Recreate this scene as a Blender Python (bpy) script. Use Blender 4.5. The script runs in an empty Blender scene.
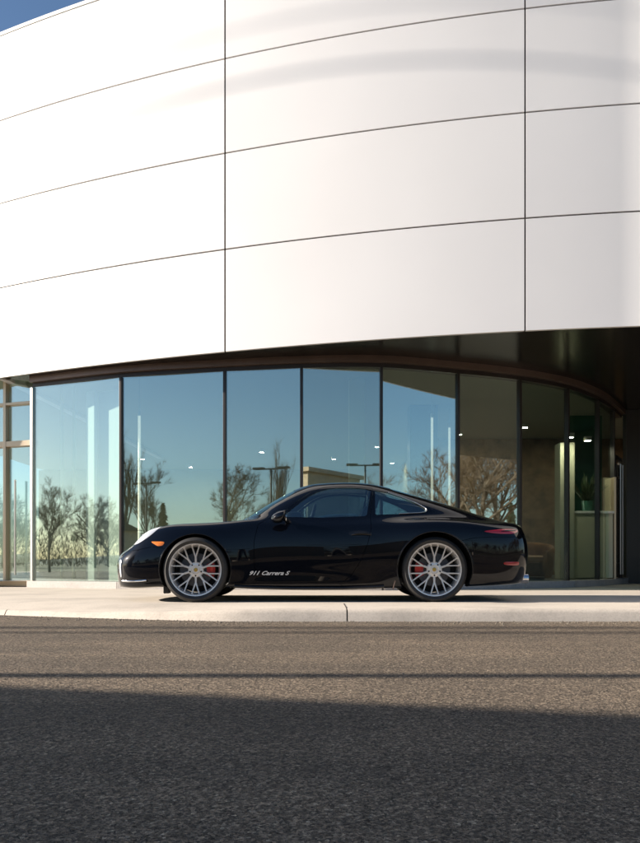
import bpy, bmesh, math, random
from mathutils import Vector, Matrix
from mathutils.bvhtree import BVHTree
random.seed(11)
R = math.radians
scene = bpy.context.scene
COL = scene.collection

# ------------------------------------------------------------------ materials
def mat(name, base=(.5, .5, .5), rough=.5, metal=0., **kw):
    m = bpy.data.materials.new(name); m.use_nodes = True
    p = m.node_tree.nodes['Principled BSDF']
    p.inputs['Base Color'].default_value = (*base, 1)
    p.inputs['Roughness'].default_value = rough
    p.inputs['Metallic'].default_value = metal
    for k, v in kw.items():
        p.inputs[k.replace('_', ' ')].default_value = v
    return m

def nd(m, t, **kw):
    n = m.node_tree.nodes.new(t)
    for k, v in kw.items(): setattr(n, k, v)
    return n

def lk(m, a, b): m.node_tree.links.new(a, b)

def noise(m, scale, detail=4, rough=.6, vec=None, dist=0.):
    n = nd(m, 'ShaderNodeTexNoise'); n.inputs['Scale'].default_value = scale
    n.inputs['Detail'].default_value = detail; n.inputs['Roughness'].default_value = rough
    n.inputs['Distortion'].default_value = dist
    if vec is None:
        tc = nd(m, 'ShaderNodeTexCoord'); vec = tc.outputs['Object']
    lk(m, vec, n.inputs['Vector']); return n

def ramp(m, fac, stops):
    r = nd(m, 'ShaderNodeValToRGB'); e = r.color_ramp.elements
    while len(e) < len(stops): e.new(.5)
    for i, (p, c) in enumerate(stops):
        e[i].position = p; e[i].color = (*c, 1) if len(c) == 3 else c
    lk(m, fac, r.inputs['Fac']); return r

def bump(m, height, strength=.3, dist=.01, normal=None):
    b = nd(m, 'ShaderNodeBump'); b.inputs['Strength'].default_value = strength
    b.inputs['Distance'].default_value = dist
    lk(m, height, b.inputs['Height'])
    if normal is not None: lk(m, normal, b.inputs['Normal'])
    return b

def P(m): return m.node_tree.nodes['Principled BSDF']

def vary(name, base, rough=.6, amt=.25, scale=6., bumpv=0., metal=0., **kw):
    m = mat(name, base, rough, metal, **kw)
    n = noise(m, scale, 6, .65)
    lo = tuple(c * (1 - amt) for c in base); hi = tuple(min(1, c * (1 + amt)) for c in base)
    r = ramp(m, n.outputs['Fac'], [(.3, lo), (.7, hi)])
    lk(m, r.outputs['Color'], P(m).inputs['Base Color'])
    if bumpv:
        n2 = noise(m, scale * 8, 4, .6)
        lk(m, bump(m, n2.outputs['Fac'], bumpv, .01).outputs['Normal'], P(m).inputs['Normal'])
    return m

M = {}
def make_paint():
    m = mat('black_paint', (.0012, .0019, .0042), .3, 0., Coat_Weight=1., Coat_Roughness=.012, Coat_IOR=1.43, Specular_IOR_Level=.02)
    return m
M['paint'] = make_paint()
M['plastic'] = mat('black_plastic', (.012, .012, .013), .45)
M['gloss_black'] = mat('gloss_black_trim', (.006, .006, .007), .12)
M['rubber'] = vary('tyre_rubber', (.022, .021, .020), .62, .25, 30, .15)
M['rim'] = mat('satin_silver_alloy', (.80, .78, .75), .34, .75)
M['disc'] = vary('brake_steel', (.085, .085, .09), .45, .15, 40, 0, 1.)
M['caliper'] = mat('red_caliper_paint', (.55, .012, .010), .25, 0., Coat_Weight=.6)
M['gold'] = mat('crest_gold', (.60, .40, .10), .3, .8)
M['silver_script'] = mat('silver_lettering', (.80, .79, .76), .35, .3)
M['chrome'] = mat('chrome', (.75, .75, .76), .08, 1.)
M['amber'] = mat('amber_lens', (.75, .20, .02), .12, 0., Coat_Weight=1.)
M['red_lens'] = mat('red_lens', (.42, .006, .018), .08, 0., Coat_Weight=1.)
M['dark_red'] = mat('dark_red_reflector', (.30, .008, .012), .2, 0., Coat_Weight=1.)
M['lamp_silver'] = mat('lamp_reflector', (.74, .76, .79), .25, .4, Coat_Weight=1., Coat_Roughness=.02)
M['leather'] = vary('dark_leather', (.03, .028, .027), .55, .2, 12)
M['liner'] = mat('wheel_arch_liner', (.008, .008, .008), .9)

def make_glass(name, tint, ior, rough=.0, wob=0.):
    m = bpy.data.materials.new(name); m.use_nodes = True
    nt = m.node_tree; nt.nodes.clear()
    out = nd(m, 'ShaderNodeOutputMaterial'); mix = nd(m, 'ShaderNodeMixShader')
    tr = nd(m, 'ShaderNodeBsdfTransparent'); tr.inputs['Color'].default_value = (*tint, 1)
    gl = nd(m, 'ShaderNodeBsdfGlossy'); gl.inputs['Roughness'].default_value = rough
    gl.inputs['Color'].default_value = (.88, 1., .985, 1)
    fr = nd(m, 'ShaderNodeFresnel')
    geo = nd(m, 'ShaderNodeNewGeometry'); mx = nd(m, 'ShaderNodeMix'); mx.inputs[2].default_value = ior; mx.inputs[3].default_value = 1 / ior   # a thin pane reflects alike from both sides
    lk(m, geo.outputs['Backfacing'], mx.inputs[0]); lk(m, mx.outputs[0], fr.inputs['IOR'])
    lk(m, fr.outputs[0], mix.inputs[0]); lk(m, tr.outputs[0], mix.inputs[1]); lk(m, gl.outputs[0], mix.inputs[2])
    if wob:
        n = noise(m, 1.1, 1, .4)
        b = bump(m, n.outputs['Fac'], wob, .05)
        lk(m, b.outputs['Normal'], gl.inputs['Normal'])
    lk(m, mix.outputs[0], out.inputs['Surface']); return m
M['car_glass'] = make_glass('tinted_car_glass', (.66, .76, .80), 2.1)
M['glazing'] = make_glass('reflective_green_glazing', (.88, .95, .91), 3.7, .012)

def make_asphalt():
    m = mat('worn_asphalt', (.06, .06, .06), .85)
    tc = nd(m, 'ShaderNodeTexCoord'); v = tc.outputs['Object']
    vo = nd(m, 'ShaderNodeTexVoronoi'); vo.inputs['Scale'].default_value = 130; lk(m, v, vo.inputs['Vector'])
    vo2 = nd(m, 'ShaderNodeTexVoronoi'); vo2.inputs['Scale'].default_value = 48; lk(m, v, vo2.inputs['Vector'])
    nb = noise(m, 1.1, 6, .65, v); nf = noise(m, 28, 5, .7, v)
    # stone colour: each chip its own tone
    st = ramp(m, vo.outputs['Color'], [(0., (.042, .032, .022)), (.5, (.205, .160, .112)), (.84, (.44, .345, .245)), (1., (.78, .66, .48))])
    big = ramp(m, nb.outputs['Fac'], [(.3, (.78, .78, .78)), (.7, (1.15, 1.13, 1.1))])
    mp = nd(m, 'ShaderNodeMapping'); mp.inputs['Scale'].default_value = (.12, 1.6, 1.); lk(m, v, mp.inputs['Vector'])
    ns = noise(m, 1.3, 5, .6, mp.outputs['Vector']); lane = ramp(m, ns.outputs['Fac'], [(.35, (.80, .80, .81)), (.62, (1.12, 1.11, 1.1))])
    fin = ramp(m, nf.outputs['Fac'], [(.3, (.7, .7, .7)), (.7, (1.2, 1.2, 1.2))])
    mu = nd(m, 'ShaderNodeMix', data_type='RGBA', blend_type='MULTIPLY'); mu.inputs[0].default_value = 1
    lk(m, st.outputs['Color'], mu.inputs[6]); lk(m, big.outputs['Color'], mu.inputs[7])
    mu2 = nd(m, 'ShaderNodeMix', data_type='RGBA', blend_type='MULTIPLY'); mu2.inputs[0].default_value = 1
    lk(m, mu.outputs[2], mu2.inputs[6]); lk(m, fin.outputs['Color'], mu2.inputs[7])
    mu3 = nd(m, 'ShaderNodeMix', data_type='RGBA', blend_type='MULTIPLY'); mu3.inputs[0].default_value = 1
    lk(m, mu2.outputs[2], mu3.inputs[6]); lk(m, lane.outputs['Color'], mu3.inputs[7])
    lk(m, mu3.outputs[2], P(m).inputs['Base Color'])
    b1 = bump(m, vo2.outputs['Distance'], .5, -.016)
    b2 = bump(m, vo.outputs['Distance'], 1.0, -.022, b1.outputs['Normal'])
    b3 = bump(m, nf.outputs['Fac'], 1.0, .04, b2.outputs['Normal'])
    lk(m, b3.outputs['Normal'], P(m).inputs['Normal'])
    return m
M['asphalt'] = make_asphalt()

def make_concrete(name, base, sc=1.):
    m = mat(name, base, .85)
    n1 = noise(m, .9 * sc, 8, .65); n2 = noise(m, 60, 4, .7)
    c = ramp(m, n1.outputs['Fac'], [(.28, tuple(x * .72 for x in base)), (.5, base), (.75, tuple(min(1, x * 1.12) for x in base))])
    s = ramp(m, n2.outputs['Fac'], [(.32, (.75, .74, .72)), (.55, (1, 1, 1))])
    mu = nd(m, 'ShaderNodeMix', data_type='RGBA', blend_type='MULTIPLY'); mu.inputs[0].default_value = .7
    lk(m, c.outputs['Color'], mu.inputs[6]); lk(m, s.outputs['Color'], mu.inputs[7])
    lk(m, mu.outputs[2], P(m).inputs['Base Color'])
    lk(m, bump(m, n2.outputs['Fac'], .25, .006).outputs['Normal'], P(m).inputs['Normal'])
    return m
M['concrete'] = make_concrete('pale_concrete', (.56, .50, .42))
M['kerb'] = make_concrete('kerb_concrete', (.54, .48, .405), 2.2)
M['sill'] = make_concrete('sill_concrete', (.52, .49, .46), 2)

def make_cladding():
    m = mat('white_metal_cladding', (.80, .79, .78), .42, 0., Coat_Weight=.25, Coat_Roughness=.25)
    n = noise(m, .35, 3, .5)
    r = ramp(m, n.outputs['Fac'], [(.3, (.77, .76, .75)), (.7, (.82, .81, .80))])
    oi = nd(m, 'ShaderNodeObjectInfo'); tone = ramp(m, oi.outputs['Random'], [(0., (.955, .957, .965)), (1., (1., 1., 1.))])
    mu = nd(m, 'ShaderNodeMix', data_type='RGBA', blend_type='MULTIPLY'); mu.inputs[0].default_value = 1
    lk(m, r.outputs['Color'], mu.inputs[6]); lk(m, tone.outputs['Color'], mu.inputs[7])
    lk(m, mu.outputs[2], P(m).inputs['Base Color'])
    n2 = noise(m, .8, 2, .5)
    lk(m, bump(m, n2.outputs['Fac'], .05, .03).outputs['Normal'], P(m).inputs['Normal'])
    return m
M['clad'] = make_cladding()
M['joint'] = mat('dark_joint', (.05, .035, .028), .8)
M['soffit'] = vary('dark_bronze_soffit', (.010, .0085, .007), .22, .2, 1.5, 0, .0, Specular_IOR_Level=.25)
M['bronze'] = vary('bronze_trim', (.17, .12, .10), .38, .12, 4, 0, .55)
M['mullion'] = mat('dark_mullion', (.045, .038, .036), .35, .5)
M['steel'] = mat('brushed_steel', (.5, .48, .46), .3, 1.)
M['orange_frame'] = mat('champagne_frame', (.62, .50, .36), .35, .5)
M['dark_wall'] = vary('dark_entrance_wall', (.012, .012, .013), .35, .2, 3)
M['int_wall'] = vary('olive_plaster', (.30, .29, .20), .8, .15, .8)
M['int_back'] = vary('brown_stone_wall', (.26, .16, .085), .8, .5, 3.5, .4)
M['int_ceil'] = mat('ceiling_paint', (.42, .42, .33), .8)
M['int_floor'] = vary('grey_floor_tile', (.16, .16, .15), .3, .15, 2)
M['white'] = mat('white_paint', (.80, .80, .77), .5)
M['cream'] = vary('cream_laminate', (.74, .72, .52), .45, .05, 2)
M['tan_leather'] = vary('tan_leather', (.36, .15, .045), .5, .25, 7)
M['green_panel'] = mat('green_glass_panel', (.03, .14, .09), .2)
M['leaf'] = vary('house_plant_leaf', (.03, .05, .016), .5, .4, 9)
M['bark'] = vary('bark', (.10, .075, .055), .9, .35, 9, .4)
M['twig'] = vary('bare_twigs', (.095, .065, .045), .9, .3, 4)
M['needle'] = vary('evergreen_needles', (.022, .038, .018), .8, .45, 3)
M['hedge'] = vary('hedge_leaves', (.030, .042, .016), .8, .45, 4)
M['grass'] = vary('winter_grass', (.12, .11, .05), .95, .3, .4, .3)
M['brick'] = vary('tan_brick', (.55, .42, .28), .85, .15, 3, .2)
M['shed'] = vary('grey_render', (.16, .15, .15), .85, .2, 2, .2)
M['roofing'] = vary('roof_shingle', (.06, .05, .05), .9, .3, 6, .3)
M['shop_glass'] = mat('dark_window_glass', (.02, .025, .03), .06)
M['pole'] = mat('dark_pole_paint', (.03, .03, .03), .45)
M['wood_pole'] = vary('weathered_wood', (.12, .085, .06), .9, .3, 12, .3)
def emis(name, c, s):
    m = mat(name, c, .5); P(m).inputs['Emission Color'].default_value = (*c, 1); P(m).inputs['Emission Strength'].default_value = s; return m
M['lit'] = emis('lit_downlight', (1, .90, .72), 170)
M['tube'] = emis('sunlit_post_glow', (1, .95, .80), .30)  # weak emission stands in for sunlight on the slender posts

# ------------------------------------------------------------------ helpers
def tag(o, label=None, cat=None, group=None, kind=None):
    if label: o['label'] = label
    if cat: o['category'] = cat
    if group: o['group'] = group
    if kind: o['kind'] = kind
    return o

def empty(name, loc=(0, 0, 0), rz=0., parent=None):
    o = bpy.data.objects.new(name, None); COL.objects.link(o)
    o.location = loc; o.rotation_euler = (0, 0, rz); o.empty_display_size = .2
    if parent: o.parent = parent
    return o

class MB:
    """collects geometry for ONE mesh object"""
    def __init__(s): s.v = []; s.f = []
    def add(s, vs, fs):
        o = len(s.v); s.v += [tuple(p) for p in vs]; s.f += [tuple(i + o for i in f) for f in fs]; return s
    def box(s, c, d, rz=0., rot=None):
        x, y, z = (k / 2 for k in d); m = rot or Matrix.Rotation(rz, 3, 'Z'); c = Vector(c)
        vs = [c + m @ Vector(p) for p in ((-x, -y, -z), (x, -y, -z), (x, y, -z), (-x, y, -z), (-x, -y, z), (x, -y, z), (x, y, z), (-x, y, z))]
        return s.add(vs, [(0, 3, 2, 1), (4, 5, 6, 7), (0, 1, 5, 4), (1, 2, 6, 5), (2, 3, 7, 6), (3, 0, 4, 7)])
    def tube(s, pts, rad, n=8, cap=True):
        pts = [Vector(p) for p in pts]
        if not hasattr(rad, '__len__'): rad = [rad] * len(pts)
        vs = []; fs = []; up = None
        for i, p in enumerate(pts):
            t = (pts[min(i + 1, len(pts) - 1)] - pts[max(i - 1, 0)]).normalized()
            if up is None:
                up = Vector((0, 0, 1)) if abs(t.z) < .9 else Vector((1, 0, 0))
            a = t.cross(up).normalized(); b = a.cross(t).normalized(); up = b
            for k in range(n):
                w = 2 * math.pi * k / n
                vs.append(p + (a * math.cos(w) + b * math.sin(w)) * rad[i])
        for i in range(len(pts) - 1):
            for k in range(n):
                k2 = (k + 1) % n
                fs.append((i * n + k, i * n + k2, (i + 1) * n + k2, (i + 1) * n + k))
        if cap:
            fs.append(tuple(range(n))[::-1]); fs.append(tuple(range((len(pts) - 1) * n, len(pts) * n)))
        return s.add(vs, fs)
    def lathe(s, prof, n=48, axis='Z', closed=False):
        """prof: (radius, height) pairs"""
        vs = []; fs = []
        for r, h in prof:
            for k in range(n):
                w = 2 * math.pi * k / n; a, b = r * math.cos(w), r * math.sin(w)
                vs.append((a, b, h) if axis == 'Z' else (a, h, b))
        m = len(prof)
        for i in range(m if closed else m - 1):
            for k in range(n):
                k2 = (k + 1) % n; i2 = (i + 1) % m
                q = (i * n + k, i * n + k2, i2 * n + k2, i2 * n + k)
                fs.append(q if axis == 'Z' else q[::-1])
        return s.add(vs, fs)
    def prism(s, poly, z0, z1):
        n = len(poly)
        vs = [(x, y, z0) for x, y in poly] + [(x, y, z1) for x, y in poly]
        return s.add(vs, [tuple(range(n))[::-1], tuple(range(n, 2 * n))] + [(i, (i + 1) % n, n + (i + 1) % n, n + i) for i in range(n)])
    def build(s, name, m, parent=None, smooth=False, ang=35, bevel=0.):
        me = bpy.data.meshes.new(name); me.from_pydata(s.v, [], s.f)
        return finish(name, me, m, parent, smooth, ang, bevel)

def finish(name, me, m, parent=None, smooth=False, ang=35, bevel=0.):
    bm = bmesh.new(); bm.from_mesh(me)
    bmesh.ops.recalc_face_normals(bm, faces=bm.faces)
    if bevel:
        es = [e for e in bm.edges if len(e.link_faces) == 2 and e.calc_face_angle(0) > R(30)]
        bmesh.ops.bevel(bm, geom=es, offset=bevel, segments=2, affect='EDGES', profile=.6)
    bm.to_mesh(me); bm.free()
    if smooth:
        me.polygons.foreach_set('use_smooth', [True] * len(me.polygons))
        if ang: me.set_sharp_from_angle(angle=R(ang))
    if m is not None and not me.materials: me.materials.append(m)
    o = bpy.data.objects.new(name, me); COL.objects.link(o)
    if parent: o.parent = parent
    return o

def copy_tree(o, parent=None):
    c = o.copy(); COL.objects.link(c); c.parent = parent
    for ch in list(o.children): copy_tree(ch, c)
    return c

def lerp(a, b, t): return a + (b - a) * t

# ------------------------------------------------------------------ camera, light, render
CAMZ = .40
cam = bpy.data.cameras.new('camera'); cam.lens = 35; cam.sensor_width = 36; cam.clip_end = 6000; cam.clip_start = .05
cam.shift_y = 141.5 / 843
co = bpy.data.objects.new('camera', cam); COL.objects.link(co)
co.location = (0, 0, CAMZ); co.rotation_euler = (R(90), 0, 0); scene.camera = co

SUN_AZ, SUN_EL = R(-.3), R(20.)          # towards the sun: left of the photographer and slightly behind
sd = Vector((-math.cos(SUN_AZ) * math.cos(SUN_EL), -math.sin(SUN_AZ) * math.cos(SUN_EL), math.sin(SUN_EL)))
sl = bpy.data.lights.new('sun', 'SUN'); sl.energy = 5.; sl.angle = R(.55); sl.color = (1., .89, .77)
so = bpy.data.objects.new('sun', sl); COL.objects.link(so)
so.rotation_euler = sd.to_track_quat('Z', 'Y').to_euler(); so.location = (-20, 0, 30)
w = bpy.data.worlds.new('World'); scene.world = w; w.use_nodes = True
bg = w.node_tree.nodes['Background']; sky = w.node_tree.nodes.new('ShaderNodeTexSky')
sky.sky_type = 'NISHITA'; sky.sun_disc = False; sky.sun_elevation = SUN_EL
sky.sun_rotation = math.atan2(sd.x, sd.y)
sky.air_density = 1.; sky.dust_density = .6; sky.ozone_density = 3.5
w.node_tree.links.new(sky.outputs[0], bg.inputs['Color']); bg.inputs['Strength'].default_value = .058
vs = scene.view_settings; vs.view_transform = 'Standard'; vs.look = 'None'; vs.gamma = 1; vs.exposure = 1.3; vs.use_curve_mapping = False
scene.display_settings.display_device = 'sRGB'
scene.render.engine = 'CYCLES'
scene.cycles.max_bounces = 8; scene.cycles.transparent_max_bounces = 16; scene.cycles.caustics_reflective = False

# ------------------------------------------------------------------ ground, road, pavement, kerb
ROADZ = -.105
def sheet(name, poly, z, m):
    mb = MB(); mb.add([(x, y, z) for x, y in poly], [tuple(range(len(poly)))])
    return tag(mb.build(name, m), kind='structure')
sheet('ground', [(-1500, -1500), (1500, -1500), (1500, 1500), (-1500, 1500)], ROADZ - .03, M['grass'])
def kerb_y(x):                      # front line of the kerb (falls back towards the driveway on the left)
    if x >= -.7: return 7.06 + .012 * (x + .7) * 0
    t = min(1., (-.7 - x) / 2.6); return 7.06 + .95 * t ** 1.25 + max(0, -3.3 - x) * .12
xs = [-40 + i for i in range(34)] + [-6 + .25 * i for i in range(57)] + [9 + i for i in range(31)]
rp = [(-40, -14), (40, -14)] + [(x, kerb_y(x) + .05) for x in reversed(xs)]
sheet('road', rp, ROADZ, M['asphalt'])
sheet('parking_lot', [(-40, -46), (40, -46), (40, -15), (-40, -15)], ROADZ + .004, M['asphalt'])
def kerb_h(x):                      # top of the kerb: lowered on the left
    t = min(1., max(0., (-.2 - x) / 2.2)); t = t * t * (3 - 2 * t); return lerp(0., -.055, t)
mb = MB(); JX = [-15.4, -12.3, -9.2, -6.1, -3.05, .235, 3.6, 6.9, 10, 13.1]
ends = [-40] + JX + [39]
for a_, b_ in zip(ends[:-1], ends[1:]):
    rows = []
    for x in [a_ + .006] + [x for x in xs if a_ + .05 < x < b_ - .05] + [b_ - .006]:
        y, h = kerb_y(x), kerb_h(x)
        rows.append([(x, y - .012, ROADZ - .03), (x, y + .046, h - .034), (x, y + .068, h - .012), (x, y + .10, h), (x, y + .20, h + .001), (x, y + .20, ROADZ - .03)])
    vsx = [p for r in rows for p in r]; n = 6
    mb.add(vsx, [(i * n + k, (i + 1) * n + k, (i + 1) * n + k + 1, i * n + k + 1) for i in range(len(rows) - 1) for k in range(n - 1)] + [tuple(range(n)), tuple((len(rows) - 1) * n + k for k in range(n))])
tag(mb.build('kerb', M['kerb'], smooth=True, ang=50), kind='structure')
mb = MB(); rows = []
for x in xs:
    y, h = kerb_y(x), kerb_h(x)
    rows.append([(x, y + .206, h - .002), (x, y + .7, lerp(h, 0, .75)), (x, max(y + 1.2, 8.9), 0), (x, 40, 0)])
vsx = [p for r in rows for p in r]
mb.add(vsx, [(i * 4 + k, (i + 1) * 4 + k, (i + 1) * 4 + k + 1, i * 4 + k + 1) for i in range(len(rows) - 1) for k in range(3)])
tag(mb.build('pavement', M['concrete'], smooth=True), kind='structure')
mb = MB()
for x0, sl_ in ((.235, 0.), (3.6, 0.), (6.9, 0.)):
    y = kerb_y(x0); h = kerb_h(x0)
    mb.box((x0 + sl_ * .6, y + .62, h * .5 + .0005), (.008, .82, .003), -sl_)
tag(mb.build('pavement_joint', M['joint']), kind='structure')

def pebbles(name, n, x0, x1, yf, r0, r1, m, seed):
    rr = random.Random(seed); mb = MB()
    for i in range(n):
        x = rr.uniform(x0, x1); y = yf(x, rr); r = rr.uniform(r0, r1) * (.5 + rr.random()); vv = []
        for d in ((1, 0, 0), (0, 1, 0), (-1, 0, 0), (0, -1, 0)): vv.append((x + d[0] * r * rr.uniform(.6, 1.2), y + d[1] * r * rr.uniform(.6, 1.2), ROADZ + r * .15))
        vv.append((x + rr.uniform(-.3, .3) * r, y + rr.uniform(-.3, .3) * r, ROADZ + r * rr.uniform(.6, 1.)))
        mb.add(vv, [(0, 1, 4), (1, 2, 4), (2, 3, 4), (3, 0, 4)])
    return tag(mb.build(name, m), 'fine pale grit and gravel lying along the kerb and on the asphalt', 'gravel', None, 'stuff')
M['grit'] = vary('grit', (.17, .145, .11), .9, .6, 40)
pebbles('gravel', 3400, -4.6, 6, lambda x, r: kerb_y(x) - .01 - abs(r.gauss(0, .16)), .003, .009, M['grit'], 3)
pebbles('gravel', 420, -3.5, 4.5, lambda x, r: r.uniform(1.2, 6.9), .0025, .006, M['grit'], 5)
# ------------------------------------------------------------------ showroom building
def crv(pts, n):
    """smooth curve through points (Catmull-Rom on chord length), n samples per span"""
    P_ = [Vector(p) for p in pts]; P_ = [2 * P_[0] - P_[1]] + P_ + [2 * P_[-1] - P_[-2]]
    out = []
    for i in range(1, len(P_) - 2):
        p0, p1, p2, p3 = P_[i - 1:i + 3]
        t0 = 0; t1 = t0 + (p1 - p0).length ** .5; t2 = t1 + (p2 - p1).length ** .5; t3 = t2 + (p3 - p2).length ** .5
        for k in range(n + (i == len(P_) - 3)):
            t = lerp(t1, t2, k / n)
            a1 = p0 * ((t1 - t) / (t1 - t0)) + p1 * ((t - t0) / (t1 - t0)); a2 = p1 * ((t2 - t) / (t2 - t1)) + p2 * ((t - t1) / (t2 - t1)); a3 = p2 * ((t3 - t) / (t3 - t2)) + p3 * ((t - t2) / (t3 - t2))
            b1 = a1 * ((t2 - t) / (t2 - t0)) + a2 * ((t - t0) / (t2 - t0)); b2 = a2 * ((t3 - t) / (t3 - t1)) + a3 * ((t - t1) / (t3 - t1))
            out.append(b1 * ((t2 - t) / (t2 - t1)) + b2 * ((t - t1) / (t2 - t1)))
    return out
SOF = CAMZ + 3.05                   # height of the soffit
bld = empty('showroom_building', (0, 14, 0))
tag(bld, 'curved showroom with white metal upper facade over a glass ground floor', 'building')
def bpart(mb, name, m, **kw):
    o = mb.build(name, m, None, **kw); o.parent = bld; o.matrix_parent_inverse = Matrix.Translation((0, -14, 0)); return o
FX = [-5.34, -1.37, 2.69, 6.8, 9.5]
FY = lambda x: 11.385 - .2905 * x + .0205 * x * x if x < 4.25 else 10.5206 - .116 * (x - 4.25) - .45 * (x - 4.25) ** 1.3
def fcurve(x0, x1, n): return [(lerp(x0, x1, i / n), FY(lerp(x0, x1, i / n))) for i in range(n + 1)]
ZR = [SOF, SOF + 1.475, SOF + 2.862, SOF + 4.225, SOF + 5.62]
J = .011
for c in range(4):
    pts = fcurve(FX[c] + J, FX[c + 1] - J, 14)
    for r in range(4):
        z0, z1 = ZR[r] + (J if r else 0), ZR[r + 1] - J
        mb = MB(); m_ = len(pts)
        mb.add([(x, y, z) for z in (z0, z1) for x, y in pts] + [(x, y + .05, z) for z in (z0, z1) for x, y in pts],
               [(i, i + 1, m_ + i + 1, m_ + i) for i in range(m_ - 1)] + [(2 * m_ + i, 3 * m_ + i, 3 * m_ + i + 1, 2 * m_ + i + 1) for i in range(m_ - 1)]
               + [(i, 2 * m_ + i, 2 * m_ + i + 1, i + 1) for i in range(m_ - 1)] + [(m_ + i, m_ + i + 1, 3 * m_ + i + 1, 3 * m_ + i) for i in range(m_ - 1)]
               + [(0, m_, 3 * m_, 2 * m_), (m_ - 1, 3 * m_ - 1, 4 * m_ - 1, 2 * m_ - 1)])
        bpart(mb, 'cladding_panel', M['clad'], smooth=True)
# dark backing behind the joints, and the return wall on the left
pts = fcurve(-5.31, 9.48, 60); m_ = len(pts); mb = MB()
mb.add([(x, y + .03 + dy, z) for dy in (0, .25) for z in (SOF + .02, ZR[4] - .05) for x, y in pts],
       [(i, i + 1, m_ + i + 1, m_ + i) for i in range(m_ - 1)] + [(2 * m_ + i, 3 * m_ + i, 3 * m_ + i + 1, 2 * m_ + i + 1) for i in range(m_ - 1)]
       + [(i, 2 * m_ + i, 2 * m_ + i + 1, i + 1) for i in range(m_ - 1)] + [(m_ + i, m_ + i + 1, 3 * m_ + i + 1, 3 * m_ + i) for i in range(m_ - 1)])
bpart(mb, 'backing_wall', M['joint'])
mb = MB()
mb.prism([(-5.34, FY(-5.34) + .06), (-5.2, FY(-5.2) + .30), (-4.60, 24), (-4.75, 24)], SOF + .003, ZR[4] - .02)
bpart(mb, 'return_wall', M['clad'])
pts = fcurve(-5.34, 9.5, 60); mb = MB(); m_ = len(pts)
mb.add([(x, y - .012, z) for z in (ZR[4] - .006, ZR[4] + .05) for x, y in pts] + [(x, y + .4, z) for z in (ZR[4] - .006, ZR[4] + .05) for x, y in pts],
       [(i, i + 1, m_ + i + 1, m_ + i) for i in range(m_ - 1)] + [(m_ + i, m_ + i + 1, 3 * m_ + i + 1, 3 * m_ + i) for i in range(m_ - 1)]
       + [(i, 2 * m_ + i, 2 * m_ + i + 1, i + 1) for i in range(m_ - 1)] + [(2 * m_ + i, 3 * m_ + i, 3 * m_ + i + 1, 2 * m_ + i + 1) for i in range(m_ - 1)])
bpart(mb, 'parapet_coping', M['white'])
mb = MB(); mb.add([(x, y, z) for x, y, z in [(-5., 13.4, ZR[4] - .2), (9.6, 10.7, ZR[4] - .2), (11, 34, ZR[4] - .2), (-4.7, 34, ZR[4] - .2)]], [(0, 1, 2, 3)])
bpart(mb, 'roof', M['roofing'])
# glass line
GP = [(-4.72, 13.50), (-3.09, 12.78), (-1.43, 12.38), (-.27, 12.17), (.90, 12.13), (2.10, 12.52), (3.15, 12.97), (4.10, 13.62), (4.92, 14.55), (5.55, 15.55), (6.0, 16.35)]
gc = crv(GP, 8)
# soffit
fp = fcurve(-5.33, 9.5, 70)
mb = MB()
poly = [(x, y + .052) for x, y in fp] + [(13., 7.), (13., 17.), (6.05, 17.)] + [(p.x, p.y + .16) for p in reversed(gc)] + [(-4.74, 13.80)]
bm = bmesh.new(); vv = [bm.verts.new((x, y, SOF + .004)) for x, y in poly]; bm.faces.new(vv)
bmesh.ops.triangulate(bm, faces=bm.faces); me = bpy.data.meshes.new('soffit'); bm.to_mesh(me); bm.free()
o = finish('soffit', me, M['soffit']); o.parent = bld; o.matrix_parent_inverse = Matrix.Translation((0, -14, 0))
# curved bronze head trim and dark recess under it
def band(name, cv, off0, off1, z0, z1, m):
    mb = MB(); k = len(cv); nr = []
    for i, p in enumerate(cv):
        t = (cv[min(i + 1, k - 1)] - cv[max(i - 1, 0)]).normalized(); nr.append(Vector((t.y, -t.x)))   # towards the viewer
    a = [p + nr[i] * off0 for i, p in enumerate(cv)]; b = [p + nr[i] * off1 for i, p in enumerate(cv)]
    vs = [(q.x, q.y, z) for z in (z0, z1) for q in a] + [(q.x, q.y, z) for z in (z0, z1) for q in b]
    fs = [(i, i + 1, k + i + 1, k + i) for i in range(k - 1)] + [(2 * k + i, 3 * k + i, 3 * k + i + 1, 2 * k + i + 1) for i in range(k - 1)]
    fs += [(i, 2 * k + i, 2 * k + i + 1, i + 1) for i in range(k - 1)] + [(k + i, k + i + 1, 3 * k + i + 1, 3 * k + i) for i in range(k - 1)]
    fs += [(0, k, 3 * k, 2 * k), (k - 1, 3 * k - 1, 4 * k - 1, 2 * k - 1)]
    mb.add(vs, fs); return bpart(mb, name, m, smooth=True)
gcv = [Vector((p.x, p.y)) for p in gc]
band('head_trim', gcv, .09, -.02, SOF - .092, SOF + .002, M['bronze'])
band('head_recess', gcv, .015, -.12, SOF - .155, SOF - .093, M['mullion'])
gq = [Vector((p[0], p[1])) for p in GP]
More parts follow.
